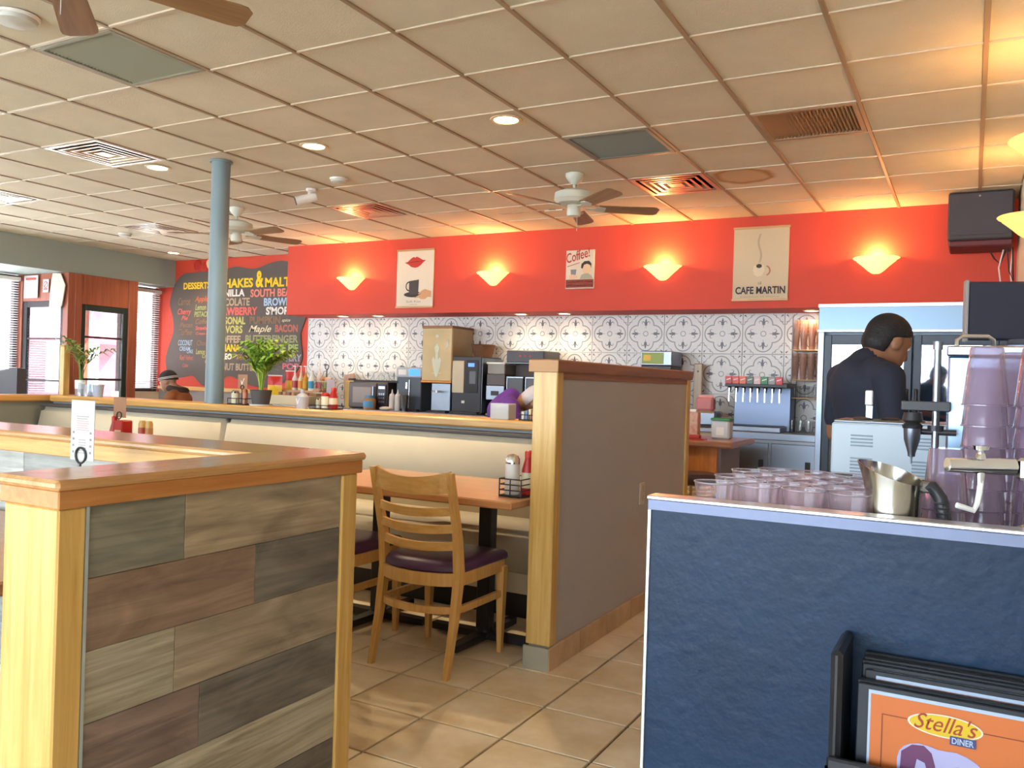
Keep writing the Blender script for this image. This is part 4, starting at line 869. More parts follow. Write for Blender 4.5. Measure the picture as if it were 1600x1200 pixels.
for k in range(2):
    cb = thing('chip_bag', ('bright red and yellow snack bag beside the potted palm', 'yellow and red snack bag leaning behind the first bag')[k], 'snack bag', (-7.83+.10*k, 8.085+.17*k, BZ+.12 if False else BZ+.12+.065*k), R(8-20*k))
    me = MB(); N = 8
    for s_ in (-1, 1):
        vs = [(-.11+.22*i/N, s_*.035*math.sin(math.pi*i/N)*math.sin(math.pi*j/N), .24*j/N) for j in range(N+1) for i in range(N+1)]
        me.mat(0)._add(vs, [(j*(N+1)+i, j*(N+1)+i+1, (j+1)*(N+1)+i+1, (j+1)*(N+1)+i) for j in range(N//2) for i in range(N)]); me.mat(1)._add(vs, [(j*(N+1)+i, j*(N+1)+i+1, (j+1)*(N+1)+i+1, (j+1)*(N+1)+i) for j in range(N//2, N) for i in range(N)])
    me.obj('bag', [mat('bag_yellow', '#e0b124', .3), mat('bag_red', '#c32417', .3)], cb, smooth=True); MB().cbox(-.11, -.003, .235, .11, .003, .25, .001).obj('crimped_top', mat('bag_foil', '#c9c2b4', .3), cb)
t = thing('pastry_stand', 'tiered wire stand of pastries before the patterned tiles', 'cake stand', (-7.02, 8.13, BZ))
for z, r_ in ((.16, .15), (.30, .12)):
    MB().lathe([(0, z), (r_, z), (r_+.008, z+.012), (r_, z+.008)], (0, 0, 0), 24).obj('plate', mat('stand_plate', '#d7cbbb', .4), t, smooth=True)
MB().cyl((0, 0, 0), (0, 0, .46), .008, n=10).obj('stem', dark_plastic, t); MB().lathe([(.11, 0), (.11, .01), (.02, .02)], (0, 0, 0), 20).obj('foot', dark_plastic, t, smooth=True); MB().tube([(.03*math.cos(R(a)), 0, .46+.03+.03*math.sin(R(a))) for a in range(-90, 271, 30)], .005, 6).obj('ring_handle', dark_plastic, t)
for k in range(6):
    o = MB().ell((0, 0, .028), .042, .036, .028, 12, 8).obj('pastry', mat('pastry_%d' % (k % 2), ('#c98a5c', '#d8a888')[k % 2], .7, var=.2, vscale=20), None, True); a = R(60*k+20); rr = .10 if k < 4 else .06
    o.location = (-7.02+rr*math.cos(a), 8.13+rr*math.sin(a), BZ+(.168 if k < 4 else .308)); tag(o, '%s baked pastry counting round the %s tier of the wire stand' % (ORD[k % 4], 'lower' if k < 4 else 'upper'), 'pastry', 'pastries on the tiered stand')
t = bt_('menu_card_holder', 'lilac menu card standing before a leaning brown board', 'card', -6.82, 7.98)
MB().cbox(-.065, -.004, .10, .065, .004, .34, .001).obj('card', mat('card_lilac', '#b9a9ac', .6), t); MB().cbox(-.05, -.03, 0, .05, .03, .10, .004).obj('stand', mat('stand_tan', '#c8b79c', .5), t)
t = bt_('cutting_board', 'brown cutting board leaning by the microwave', 'board', -6.83, 8.36)
o = MB().cbox(-.09, -.012, 0, .09, .012, .42, .01).obj('board', wood('board_brown', '#9b7359', '#b58d70', 'z'), t); o.rotation_euler = (R(-8), R(-10), 0); MB().cbox(-.10, -.05, 0, .10, .03, .012, .003).obj('foot', dark_plastic, t)
t = bt_('yellow_carton', 'yellow carton with dark lid between the board and microwave', 'carton', -6.69, 8.22)
MB().cbox(-.06, -.06, 0, .06, .06, .33, .005).obj('box', mat('carton_yellow', '#d9b368', .5), t); MB().cbox(-.035, -.035, .33, .035, .035, .36, .004).obj('lid', dark_plastic, t)
# on the lunch counter end
t = thing('pink_packet', 'pink packet on the toaster by the tiled wall', 'packet', (-2.25, 8.1, BZ+.155)); MB().cbox(-.085, -.06, 0, .085, .06, .13, .02).obj('packet', mat('pink_packet', '#d98f90', .6, bump=.3, bscale=20), t); MB().cbox(-.07, -.005, .13, .07, .005, .155, .002).obj('fold', mat('pink_fold', '#e5b0ae', .6), t)
t = thing('toaster', 'small steel toaster at the end of the back counter', 'toaster', (-2.25, 8.1, BZ)); MB().cbox(-.13, -.10, .01, .13, .10, .155, .02).obj('body', steel_s, t); MB().cbox(-.12, -.11, 0, .12, -.08, .02, .003).obj('foot', black_metal, t); MB().cbox(.13, -.02, .08, .145, .02, .10, .003).obj('lever', black_metal, t)
t = thing('sugar_tub', 'clear tub with green lid on the lunch counter end', 'tub', (-1.66, 6.45, .87)); MB().cbox(-.07, -.06, 0, .07, .06, .14, .012).obj('tub', mat('tub_pale', '#c9cbd0', .25), t); MB().cbox(-.074, -.064, .14, .074, .064, .158, .005).obj('lid', mat('tub_lid_green', '#2f8a4a', .4), t); flat('label', [(-.03, .03), (.03, .03), (.03, .09), (-.03, .09)], -.061, white_pl, t)
t = thing('spice_carton', 'patterned carton beside the partition end on the lunch counter', 'carton', (-1.86, 6.35, .87)); MB().cbox(-.05, -.04, 0, .05, .04, .20, .004).obj('carton', mat('carton_pattern', '#c9b3a6', .6, col2='#c4765c', vscale=25, var=.3), t); MB().cbox(-.03, -.02, .20, .03, .02, .22, .003).obj('cap', white_pl, t)
t = thing('red_tray', 'small red tray of packets on the lunch counter', 'tray', (-1.78, 6.18, .87)); MB().cbox(-.07, -.05, 0, .07, .05, .008, .002).obj('tray', red_pl, t); MB().cbox(-.05, -.03, .008, .03, .03, .035, .006).obj('packets', mat('packet_red', '#b84a40', .6), t)
t = thing('bread_board', 'tall wooden paddle board leaning on the tiled wall past the partition', 'board', (-2.42, 8.40, BZ)); MB().cbox(-.045, -.01, 0, .045, .01, .62, .008).obj('paddle', wood('paddle', '#9a7f5c', '#b39a74', 'z'), t); MB().cyl((0, -.012, .54), (0, -.0105, .54), .010, n=12).obj('hole', dark_plastic, t)

# ================================================================ tables, chairs, table things
def table(x0, x1, y0, y1, label, legs, z=.735):
    t = thing('dining_table', label, 'table', ((x0+x1)/2, (y0+y1)/2, 0), 0, 'booth tables'); w = (x1-x0)/2; d = (y1-y0)/2
    MB().cbox(-w, -d, z-.036, w, d, z, .006).obj('tabletop', table_wood, t)
    for lx in legs:
        MB().cbox(lx-.034, -.034, .05, lx+.034, .034, z-.036, .006).obj('pedestal', black_metal, t); MB().cbox(lx-.10, -.10, z-.05, lx+.10, .10, z-.036, .002).obj('mount_plate', black_metal, t)
        bs = MB()
        for a in (0, 90, 180, 270):
            dx, dy = math.cos(R(a)), math.sin(R(a)); bs.prism([(lx+dx*.02-dy*.03, dy*.02+dx*.03), (lx+dx*.29-dy*.022, dy*.29+dx*.022), (lx+dx*.29+dy*.022, dy*.29-dx*.022), (lx+dx*.02+dy*.03, dy*.02-dx*.03)], 'z', .012, .045)
        bs.cyl((lx, 0, .02), (lx, 0, .07), .05, .035, n=18).obj('cross_base', black_metal, t)
        for a in (0, 90, 180, 270): MB().cyl((lx+.27*math.cos(R(a)), .27*math.sin(R(a)), 0), (lx+.27*math.cos(R(a)), .27*math.sin(R(a)), .014), .016, n=12).obj('glide', chrome, t)
    return t
table(-2.98, -1.72, 3.20, 3.93, 'oak edged booth table with the caddy beside the grey partition', (.31, -.33))
table(-4.95, -3.75, 3.20, 3.93, 'booth table with the ketchup bottle behind the plank half wall', (.32, -.32))
table(-3.30, -2.02, 1.10, 1.80, 'table inside the foreground plank enclosure holding a menu card', (.32, -.32))

def make_chair():
    t = thing('dining_chair', '', 'chair', (0, 0, 0), 0, 'ladder back chairs with purple seats')
    RW, FW_, RY, FY = .195, .20, -.02, .40
    for s_ in (-1, 1):
        pts = [(s_*RW, RY-.03, 0), (s_*RW, RY+.02, .22), (s_*RW, RY+.05, .42), (s_*(RW+.0), RY+.03, .58), (s_*(RW+.004), RY-.05, .865)]
        vs = []; fs = []
        for i, (x, y, z) in enumerate(pts):
            h1 = (.012, .015, .017, .016, .013)[i]; d1 = (.012, .017, .021, .018, .013)[i]; vs += [(x-h1, y-d1, z), (x+h1, y-d1, z), (x+h1, y+d1, z), (x-h1, y+d1, z)]
        for i in range(4): fs += [(i*4+k, i*4+(k+1) % 4, (i+1)*4+(k+1) % 4, (i+1)*4+k) for k in range(4)]
        fs += [(3, 2, 1, 0), (16, 17, 18, 19)]
        MB()._add(vs, fs).obj('leg', chair_wood, t)
        vs = [(s_*FW_+a*w_, FY+b*w_, z) for z, w_ in ((0, .011), (.40, .020)) for a, b in ((-1, -1), (1, -1), (1, 1), (-1, 1))]
        MB()._add(vs, [(0, 1, 5, 4), (1, 2, 6, 5), (2, 3, 7, 6), (3, 0, 4, 7), (3, 2, 1, 0), (4, 5, 6, 7)]).obj('leg', chair_wood, t)
    def rail(z, h_, bow, nm, yo, hs=None):
        vs = []; N = 10
        for i in range(N+1):
            u = -1+2*i/N; x = u*RW*.97; y = yo-bow*(1-u*u)
            for (dy, dz) in ((-.009, -h_/2), (.009, -h_/2), (.009, h_/2), (-.009, h_/2)):
                zz = z+dz
                if nm == 'top_rail' and dz > 0: zz += -.018*(1-u*u)+.012*u*u
                if nm == 'top_rail' and dz < 0: zz += -.012*(1-u*u)+.006
                if nm == 'back_slat': zz += -.012*(1-u*u)
                vs.append((x, y+dy, zz))
        fs = [(i*4+k, i*4+(k+1) % 4, (i+1)*4+(k+1) % 4, (i+1)*4+k) for i in range(N) for k in range(4)]+[(3, 2, 1, 0), tuple(N*4+k for k in range(4))]
        MB()._add(vs, fs).obj(nm, wood('chair_rail', '#dfa658', '#efc078', 'x', rough=.35, scale=1.4), t)
    rail(.815, .085, .045, 'top_rail', RY-.035); rail(.70, .036, .04, 'back_slat', RY-.006); rail(.625, .036, .04, 'back_slat', RY+.012); rail(.55, .036, .038, 'back_slat', RY+.03)
    def hoop(z, h_, w_, k, front=True):
        P_ = [(-FW_*k, FY, z), (-RW*k-.005, .15, z)]+[(RW*1.02*k*math.cos(R(a)), .06+.105*k*math.sin(R(a)), z) for a in range(180, 361, 15)]+[(RW*k+.005, .15, z), (FW_*k, FY, z)]
        return MB().sweep(P_, w_, h_)
    hoop(.405, .055, .022, 1.0).obj('seat_apron', chair_wood, t); MB().cbox(-FW_, FY-.012, .378, FW_, FY+.012, .432, .003).obj('front_apron', chair_wood, t)
    hoop(.275, .030, .018, 1.0).obj('hoop_stretcher', chair_wood, t)
    # upholstered seat
    out = [(-.215, .425), (-.215, .10)]+[(.215*math.cos(R(a)), .08+.13*math.sin(R(a))) for a in range(190, 351, 10)]+[(.215, .10), (.215, .425)]
    lay = [(.430, .97), (.440, 1.0), (.458, .99), (.472, .94), (.480, .80), (.483, .5)]
    vs = []; c0 = (0, .22)
    for z, k in lay: vs += [(c0[0]+(x-c0[0])*k, c0[1]+(y-c0[1])*k, z) for x, y in out]
    n_ = len(out); fs = [(j*n_+i, j*n_+(i+1) % n_, (j+1)*n_+(i+1) % n_, (j+1)*n_+i) for j in range(len(lay)-1) for i in range(n_)]+[tuple(range(n_-1, -1, -1)), tuple((len(lay)-1)*n_+i for i in range(n_))]
    MB()._add(vs, fs).obj('seat', purple_vinyl, t, smooth=True)
    return t
ch = make_chair(); ch.location = (-2.085, 3.04, 0); ch['label'] = 'ladder back beech chair with purple seat, in full view at the booth table'
dup(ch, (-2.68, 3.04, 0), R(0), 'ladder back chair with purple seat half hidden behind the plank wall post')

wire = black_metal
def wire_caddy(t, w, d, h, n=4):
    for k in range(n):
        z = .006+h*k/(n-1); MB().tube([(-w, -d, z), (w, -d, z), (w, d, z), (-w, d, z), (-w, -d, z)], .003, 6).obj('wire_ring', wire, t)
    MB().cbox(-w, -d, .002, w, d, .006, .001).obj('base_plate', wire, t)
    for x, y in ((-w, -d), (w, -d), (w, d), (-w, d), (0, -d), (0, d)): MB().cyl((x, y, 0), (x, y, h+.006), .003, n=6).obj('upright', wire, t)
def card_clip(t, z0, h, cw, chh, m, ring_r=.022):
    MB().cyl((0, 0, .004), (0, 0, z0), .0035, n=8).obj('clip_stem', wire, t); MB().tube([(ring_r*math.cos(R(a)), 0, z0+ring_r+ring_r*math.sin(R(a))) for a in range(-90, 271, 20)], .0035, 6).obj('clip_ring', wire, t)
    return MB().cbox(-cw/2, .004, z0+.008, cw/2, .006, z0+.008+chh, .0005).obj('card', m, t)
def shaker(name, label, loc, m, cap_m, h=.10, r=.022, grp=None, cat='shaker'):
    t = thing(name, label, cat, loc, 0, grp)
    MB().lathe([(0, 0), (r, 0), (r, h*.75), (r*.85, h*.82), (0, h*.82)], (0, 0, 0), 18).obj('body', m, t, smooth=True); MB().lathe([(r*.95, h*.78), (r*.98, h*.9), (r*.7, h), (0, h)], (0, 0, 0), 18).obj('cap', cap_m, t, smooth=True)
    return t
def ketchup(label, loc, h=.19):
    t = thing('ketchup_bottle', label, 'bottle', loc)
    MB().lathe([(0, 0), (.030, 0), (.032, .01), (.030, h*.55), (.018, h*.78), (.016, h*.85), (0, h*.86)], (0, 0, 0), 20).obj('body', red_pl, t, smooth=True); MB().lathe([(.018, h*.84), (.018, h*.97), (.01, h), (0, h)], (0, 0, 0), 16).obj('cap', mat('cap_red', '#c9362a', .4), t, smooth=True); MB().lathe([(.0318, .03), (.0313, h*.5)], (0, 0, 0), 20).obj('label', mat('bottle_label', '#d9cfae', .5), t, smooth=True)
# near booth table
cd = thing('condiment_caddy', 'black wire condiment caddy on the booth table by the partition', 'caddy', (-1.80, 3.42, .735)); wire_caddy(cd, .055, .085, .075)
sg = thing('sugar_pourer', 'glass sugar pourer with chrome lid in the booth table caddy', 'shaker', (-1.825, 3.40, .742))
MB().lathe([(0, 0), (.033, 0), (.035, .01), (.033, .135), (.03, .145), (0, .145)], (0, 0, 0), 22).obj('jar', mat('sugar_white', '#e4e2dc', .3), sg, smooth=True); MB().lathe([(.034, .138), (.034, .160), (.026, .175), (.008, .182), (0, .182)], (0, 0, 0), 22).obj('lid', chrome, sg, smooth=True)
ketchup('red ketchup bottle half hidden behind the partition post', (-1.765, 3.44, .742), .20)
# far booth table
cd = thing('condiment_caddy', 'wire caddy holding a brown card and red ketchup behind the plank wall', 'caddy', (-4.76, 3.55, .735)); wire_caddy(cd, .08, .06, .06)
card_clip(cd, .205, 0, .12, .13, kraft); cd2 = ketchup('red ketchup bottle standing in the far booth caddy', (-4.80, 3.55, .742), .215)
t = thing('red_packet_box', 'red sweetener box in the far booth caddy', 'box', (-4.715, 3.55, .742)); MB().cbox(-.04, -.04, 0, .04, .04, .19, .006).obj('box', red_pl, t); MB().cbox(-.03, -.042, .05, .03, -.04, .13, .001).obj('label', mat('label_cream', '#cdb78c', .5), t)
for k, (x, c, lb) in enumerate(((-4.60, '#b4523a', 'tall pepper shaker beside the far booth caddy'), (-4.535, '#c08a55', 'tall tan shaker right of the pepper shaker at the far booth'))): shaker('pepper_mill', lb, (x, 3.6, .735), mat('mill_%d' % k, c, .4), oak, .20, .024)
# foreground enclosure table
cd = thing('condiment_caddy', 'wire caddy with a tall printed menu card inside the plank enclosure', 'caddy', (-2.40, 1.66, .735)); wire_caddy(cd, .08, .05, .07)
c_ = card_clip(cd, .225, 0, .112, .185, paper, .024)
for k in range(7): MB().box(-.028+.002*(k % 2), .0032, .345+.007*k-.02, .030-.004*(k % 3), .004, .348+.007*k-.02).obj('print_line', mat('print_pink', '#cf9a98', .7) if k < 5 else MATS['print_grey'], c_)
for k in range(6): MB().box(-.016, .0032, .255+.008*k, .018-.003*(k % 2), .004, .2575+.008*k).obj('print_line', MATS['print_grey'], c_)
for z in (.255, .275, .295, .315):
    for x in (-.042, .040): MB().box(x-.004, .0032, z, x+.004, .004, z+.007).obj('print_icon', mat('print_icon', '#8a8488', .7), c_)
shaker('mustard_jar', 'small yellow jar in the enclosure caddy below the menu card', (-2.44, 1.66, .742), yellow_pl, mat('jar_cream', '#e6dcae', .4), .17, .022, cat='jar')
t = thing('sweetener_holder', 'flat red packet holder next to the enclosure menu card', 'holder', (-2.26, 1.66, .735)); MB().cbox(-.05, -.03, 0, .05, .03, .10, .004).obj('box', mat('holder_dark', '#5a2420', .4), t); MB().cbox(-.046, -.026, .10, .046, .026, .135, .003).obj('packets', red_pl, t)

# ================================================================ things on the oak ledge
def frond_plant(t, n, h, spread, seed, pot_h, leafl=.20, leafw=.011, greens=('#5f8a2c', '#86a83c', '#a8bd54')):
    rnd = random.Random(seed); gm = [mat('leaf_'+g.strip('#'), g, .45, var=.15, vscale=20) for g in greens]
    for k in range(n):
        az = 2*math.pi*k/n*1.0+rnd.uniform(-.3, .3); le = h*rnd.uniform(.62, 1.0); sp_ = spread*rnd.uniform(.4, 1.0)
        P_ = [Vector((.012*math.cos(az)+sp_*math.cos(az)*(u**2.2), .012*math.sin(az)+sp_*math.sin(az)*(u**2.2), pot_h+le*(u-.22*u**3))) for u in [i/9 for i in range(10)]]
        b = MB(); b.tube(P_, .0035, 5, r_end=.001)
        for i in range(4, 10):
            d = (P_[min(i+1, 9)]-P_[i-1]).normalized(); sd = d.cross(Vector((0, 0, 1)));
            if sd.length < .05: sd = Vector((-math.sin(az), math.cos(az), 0))
            sd.normalize()
            for s_ in (-1, 1):
                L = leafl*rnd.uniform(.6, 1)*(1 if i < 8 else .7); dirv = (d*.75+sd*s_*.8+Vector((0, 0, rnd.uniform(-.35, .15)))).normalized(); wv = dirv.cross(Vector((0, 0, 1))).normalized()*leafw
                p = P_[i]; q1 = p+dirv*L*.4+Vector((0, 0, .01)); q2 = p+dirv*L+Vector((0, 0, -.035))
                b._add([p-wv*.3, p+wv*.3, q1+wv, q1-wv, q2], [(0, 1, 2, 3), (3, 2, 4)])
        b.obj('frond', gm[k % 3], t)
pl = thing('potted_palm', 'bushy green palm in a dark grey pot on the oak ledge', 'potted plant', (-4.64, 4.65, LZ))
MB().lathe([(0, .012), (.062, .012), (.080, .115), (.084, .118), (.078, .116), (.06, .02), (0, .02)], (0, 0, 0), 26).obj('pot', mat('pot_grey', '#504e4f', .6), pl, smooth=True); MB().lathe([(0, 0), (.078, 0), (.085, .012), (.0, .010)], (0, 0, 0), 26).obj('saucer', white_pl, pl, smooth=True); MB().lathe([(0, .10), (.075, .10)], (0, 0, 0), 20).obj('soil', mat('soil', '#3a2c20', .9), pl)
frond_plant(pl, 30, .50, .19, 3, .10, .17, .015, ('#6d9a30', '#8fb33f', '#b3c95a'))
pl = thing('potted_bamboo_palm', 'slender palm in a white and grey pot by the vestibule', 'potted plant', (-6.76, 4.66, LZ))
MB().lathe([(0, 0), (.045, 0), (.046, .06), (0, .061)], (0, 0, 0), 22).obj('pot_base', mat('pot_taupe', '#8b8078', .6), pl, smooth=True); MB().lathe([(.047, .06), (.050, .135), (.047, .135), (.0, .12)], (0, 0, 0), 22).obj('pot', white_pl, pl, smooth=True)
frond_plant(pl, 9, .46, .24, 11, .12, .17, .011, ('#5c7a34', '#6d8a44', '#7f9a55'))
def v_cup(x, y, label):
    t = thing('clear_cup', label, 'cup', (x, y, LZ)); MB().lathe([(0, .002), (.042, 0), (.045, .085), (.03, .10), (.014, .108), (.014, .135), (0, .136)], (0, 0, 0), 22).obj('body', mat('frosted_plastic', '#c9c7cf', .35, alpha=.75), t, smooth=True)
    flat('logo', [(-.018, .07), (-.010, .07), (-.003, .045), (.012, .075), (.018, .075), (.002, .03), (-.008, .03)], -.0445, white_pl, t)
v_cup(-4.19, 4.60, 'frosted squeeze jug with white tick logo on the oak ledge')
o = thing('clear_jug', 'clear plastic tumbler on the ledge near the seated person', 'cup', (-6.47, 4.62, LZ)); MB().lathe([(0, .002), (.036, 0), (.046, .10), (.044, .10), (.034, .006), (0, .006)], (0, 0, 0), 20).obj('body', mat('frosted_blue', '#b9c4d8', .3, alpha=.7), o, smooth=True); MB().lathe([(.046, .098), (.049, .102), (.045, .104)], (0, 0, 0), 20).obj('rim', white_pl, o, smooth=True)
cd = thing('condiment_caddy', 'wire caddy with ketchup and jars on the oak ledge centre', 'caddy', (-4.02, 4.66, LZ)); wire_caddy(cd, .10, .06, .022, 2)
ketchup('red ketchup bottle in the ledge caddy', (-3.955, 4.66, LZ+.007), .15); shaker('jam_jar', 'cream jar with red lid in the ledge caddy', (-4.01, 4.64, LZ+.007), mat('jar_cream2', '#ddd3b5', .4), red_pl, .11, .030, cat='jar'); shaker('pepper_shaker', 'small glass shaker in the ledge caddy', (-4.08, 4.65, LZ+.007), mat('shaker_glass', '#b9b096', .2), chrome, .075, .020)
cd = thing('condiment_caddy', 'wire caddy with a brown tick card left of the potted palm', 'caddy', (-4.85, 4.665, LZ)); wire_caddy(cd, .09, .055, .04, 2); cc_ = card_clip(cd, .115, 0, .10, .105, kraft, .016)
flat('tick_mark', [(-.02, .185), (-.012, .18), (-.006, .165), (.014, .20), (.02, .20), (-.004, .15), (-.01, .15)], .0035, white_pl, cc_)
shaker('salt_shaker', 'cream shaker in the caddy left of the potted palm', (-4.90, 4.65, LZ+.007), mat('shaker_cream', '#ddd3b0', .4), chrome, .10, .030); shaker('blue_bottle', 'small bottle with orange cap left of the potted palm', (-4.80, 4.65, LZ+.007), mat('bottle_orange', '#c9825a', .4), mat('cap_orange', '#b86a4a', .4), .11, .018, cat='bottle')
t = thing('napkin_dispenser', 'clear plastic napkin box on the ledge beside the partition', 'napkin holder', (-2.56, 4.62, LZ)); MB().cbox(-.066, -.05, 0, .066, .05, .10, .004).obj('box', mat('clear_box', '#d5d8d6', .12, alpha=.65), t); MB().cbox(-.055, -.04, .004, .055, .04, .085, .003).obj('napkins', paper, t)
cd = thing('condiment_caddy', 'packed caddy of packets on the ledge against the partition', 'caddy', (-2.36, 4.64, LZ)); wire_caddy(cd, .07, .05, .03, 2)
for k in range(5): MB().cbox(-.06+.024*k, -.04, .008, -.042+.024*k, .04, .055+.008*(k % 3), .002).obj('packet', mat('packet_%d' % k, ('#d8d3c6', '#6f86b5', '#cfc3a0', '#c95a4a', '#b9bfd0')[k], .5), cd)

up_ = tumbler_mesh('drinking_glass', .026, .034, .11, glassy('frost_glass', (.9, .94, .97), .05, .05, .2, (.7, .78, .82)), True)
for k in range(4): tag(link('drinking_glass', up_, None, (-6.665+.042*k, 4.60+.075*(k % 2), LZ+.0005)), '%s upturned clear glass from the left on the ledge right of the slender palm' % ORD[k], 'glass', 'glasses on the ledge by the vestibule')
bo = thing('corner_booth', 'dark grey booth seat end with sloping top at the left picture edge', 'booth', (-9.6, 5.55, 0))
MB().prism([(-.55, 0), (.45, 0), (.45, 1.235), (.40, 1.24), (-.55, 1.12)], 'y', 0, .10).obj('backrest', mat('booth_dark', '#4c4c50', .5), bo); MB().cbox(-.55, -.45, .18, .45, 0, .46, .03).obj('seat', mat('booth_dark', '#4c4c50'), bo); MB().box(-.52, -.40, 0, .42, 0, .18).obj('base', black_metal, bo)
# ================================================================ drink station (right foreground)
stn = thing('drink_station', 'black painted waist high drink station cabinet with an aluminium edged front', 'cabinet', (-.14, 1.71, 0))
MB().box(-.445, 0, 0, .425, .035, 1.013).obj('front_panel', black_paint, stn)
MB().cbox(-.452, -.008, 1.014, .425, .045, 1.022, .002).obj('top_edge', alum, stn)
MB().cbox(-.450, -.005, .992, .425, .0, 1.014, .001).obj('edge_band', mat('edge_lilac', '#6d7690', .4, metal=.4), stn)
MB().cbox(-.450, -.004, .0, -.443, .036, .994, .001).obj('side_edge', alum, stn)
MB().box(-.42, .035, 0, .425, 1.86, .90).obj('cabinet', mat('station_side', '#3d4248', .5), stn)
MB().cbox(-.425, .035, .90, .425, 1.87, .92, .003).obj('worktop', steel_s, stn)
SC.cycles.transparent_max_bounces = 40
def cup_mesh(name, r0, r1, h, m, inv=False):
    prof = [(0, .001), (r0*.93, .001), (r0, .004), (r0+(r1-r0)*.86, h*.86), (r1, h*.975), (r1+.0022, h*.985), (r1+.0022, h), (r1-.001, h)]
    if inv: prof = [(r, h-z) for r, z in prof]
    b = MB().lathe(prof[:5], (0, 0, 0), 26); b.mat(1).lathe(prof[4:], (0, 0, 0), 26)
    return b.mesh(name, [m, cup_rim2 if inv else cup_rim], True)
cupm = cup_mesh('tumbler', .030, .043, .13, clear_cup)
rr = random.Random(4); n_c = 0
for j in range(6):
    for i in range(5):
        x = -.478+.0915*i+(.0457 if j % 2 else 0); y = 1.815+.0815*j
        if x > -.185 or (j == 5 and i > 2): continue
        o = link('tumbler', cupm, None, (x+rr.uniform(-.001, .001), y, .9205)); tag(o, '%s clear tumbler from the left in the %s row of cups from the front' % (ORD[i], ORD[j]), 'cup', 'clear tumblers on the drink station')
invm = cup_mesh('tumbler', .032, .044, .125, lilac_cup, True)
def stack(x, y, n, lb, grp, dz=.0445):
    for k in range(n):
        o = link('tumbler', invm, None, (x, y, .9205+dz*k)); tag(o, '%s from the top, %s' % (ORD[n-1-k], lb), 'cup', grp)
stack(.028, 2.06, 8, 'lilac plastic tumbler in the tall upturned stack behind the chrome tap', 'tumblers in the tall stack')
stack(.090, 2.30, 8, 'lilac plastic tumbler in the stack behind the tall one', 'tumblers in the rear stack')
stack(.125, 2.08, 8, 'lilac plastic tumbler in the stack at the right picture edge', 'tumblers in the right stack')
stack(-.040, 1.925, 3, 'lilac plastic tumbler in the short upturned stack beside the steel pitcher', 'tumblers in the short stack', .050)
# steel pitcher
pc = thing('steel_pitcher', 'stainless steel water pitcher with spout and black ribbed handle', 'pitcher', (-.128, 1.815, .9205), R(14))
b = MB(); N = 36; levels = [(0, .0, .048), (.004, .004, .051), (.05, .05, .051), (.10, .10, .0505), (.14, .14, .051), (1, .165, .054), (2, .176, .055)]
vs = []
for li, (kz, z, r_) in enumerate(levels):
    for i in range(N):
        a = 2*math.pi*i/N; sp_ = max(0, math.cos(a-math.pi))**6; rr_ = r_; zz = z
        if li >= 5: rr_ += sp_*(.005 if li == 5 else .012); zz += (.010 if li == 5 else .019)*math.cos(a-R(142)) + .006*sp_*(li-5)
        vs.append((rr_*math.cos(a), rr_*math.sin(a), zz))
L_ = len(levels)
for li in range(L_-1, 0, -1):
    kz, z, r_ = levels[li]
    for i in range(N):
        x_, y_, z_ = vs[li*N+i]; q = Vector((x_, y_, 0)); q = q*(1-.0022/q.length); vs.append((q.x, q.y, max(z_, .004)))
fs = [(j*N+i, j*N+(i+1) % N, (j+1)*N+(i+1) % N, (j+1)*N+i) for j in range(2*L_-2) for i in range(N)]+[tuple(range(N-1, -1, -1)), tuple((2*L_-2)*N+i for i in range(N))]
b._add(vs, fs).obj('body', mat('pitcher_steel', '#b7b4ac', .16, metal=1), pc, smooth=True)
hp = [(.050, -.012, .150), (.072, -.022, .148), (.085, -.026, .12), (.092, -.028, .07), (.094, -.028, .01)]
hd = MB()
for k in range(len(hp)-1):
    pass
hd.tube([(.046, -.010, .152), (.066, -.018, .154), (.080, -.022, .135), (.088, -.024, .09), (.093, -.025, .045), (.095, -.025, .012)], .013, 10).obj('handle', black_metal, pc, smooth=True)
for k in range(12):
    u = k/11; MB().lathe([(.0135, -.002), (.0150, 0), (.0135, .002)], (0, 0, 0), 12).obj('handle_rib', dark_plastic, pc).location = (.082+.012*u, -.0225-.0025*u, .125-.105*u)
MB().cbox(.044, -.026, .142, .074, -.004, .164, .004).obj('handle_clamp', mat('clamp_grey', '#7f817f', .35, metal=.7), pc)
# chrome filler tap
tp = thing('glass_filler_tap', 'chrome glass filler tap with a white push lever', 'tap', (.105, 1.872, .9205))
MB().cyl((0, 0, 0), (0, 0, .175), .013, n=18).obj('post', chrome, tp, smooth=True); MB().lathe([(.03, 0), (.03, .008), (.014, .014)], (0, 0, 0), 24).obj('flange', chrome, tp, smooth=True)
MB().cbox(-.025, -.022, .175, .028, .022, .218, .006).obj('body', chrome, tp)
MB().cyl((-.140, -.072, .200), (-.030, -.012, .200), .0135, .0165, n=20).obj('spout_bar', chrome, tp, smooth=True); MB().cyl((-.03, -.012, .200), (-.015, -.006, .200), .008, n=14).obj('neck', chrome, tp, smooth=True)
MB().lathe([(.010, 0), (.008, .010), (.005, .014), (.014, .018), (.016, .026), (.0, .027)], (-.085, -.042, .212), 18).obj('top_cap', chrome, tp, smooth=True)
MB().cyl((-.085, -.042, .19), (-.085, -.042, .163), .009, .007, n=14).obj('nozzle', chrome, tp, smooth=True)
MB().tube([(-.083, -.043, .175), (-.085, -.046, .150), (-.088, -.05, .128), (-.094, -.054, .116), (-.112, -.064, .122), (-.122, -.070, .125)], .0055, 8).obj('lever', white_pl, tp, smooth=True)
cl_ = thing('steel_lid_stack', 'curved stainless lids leaning at the right edge of the station', 'lids', (.095, 1.79, .9205), R(20))
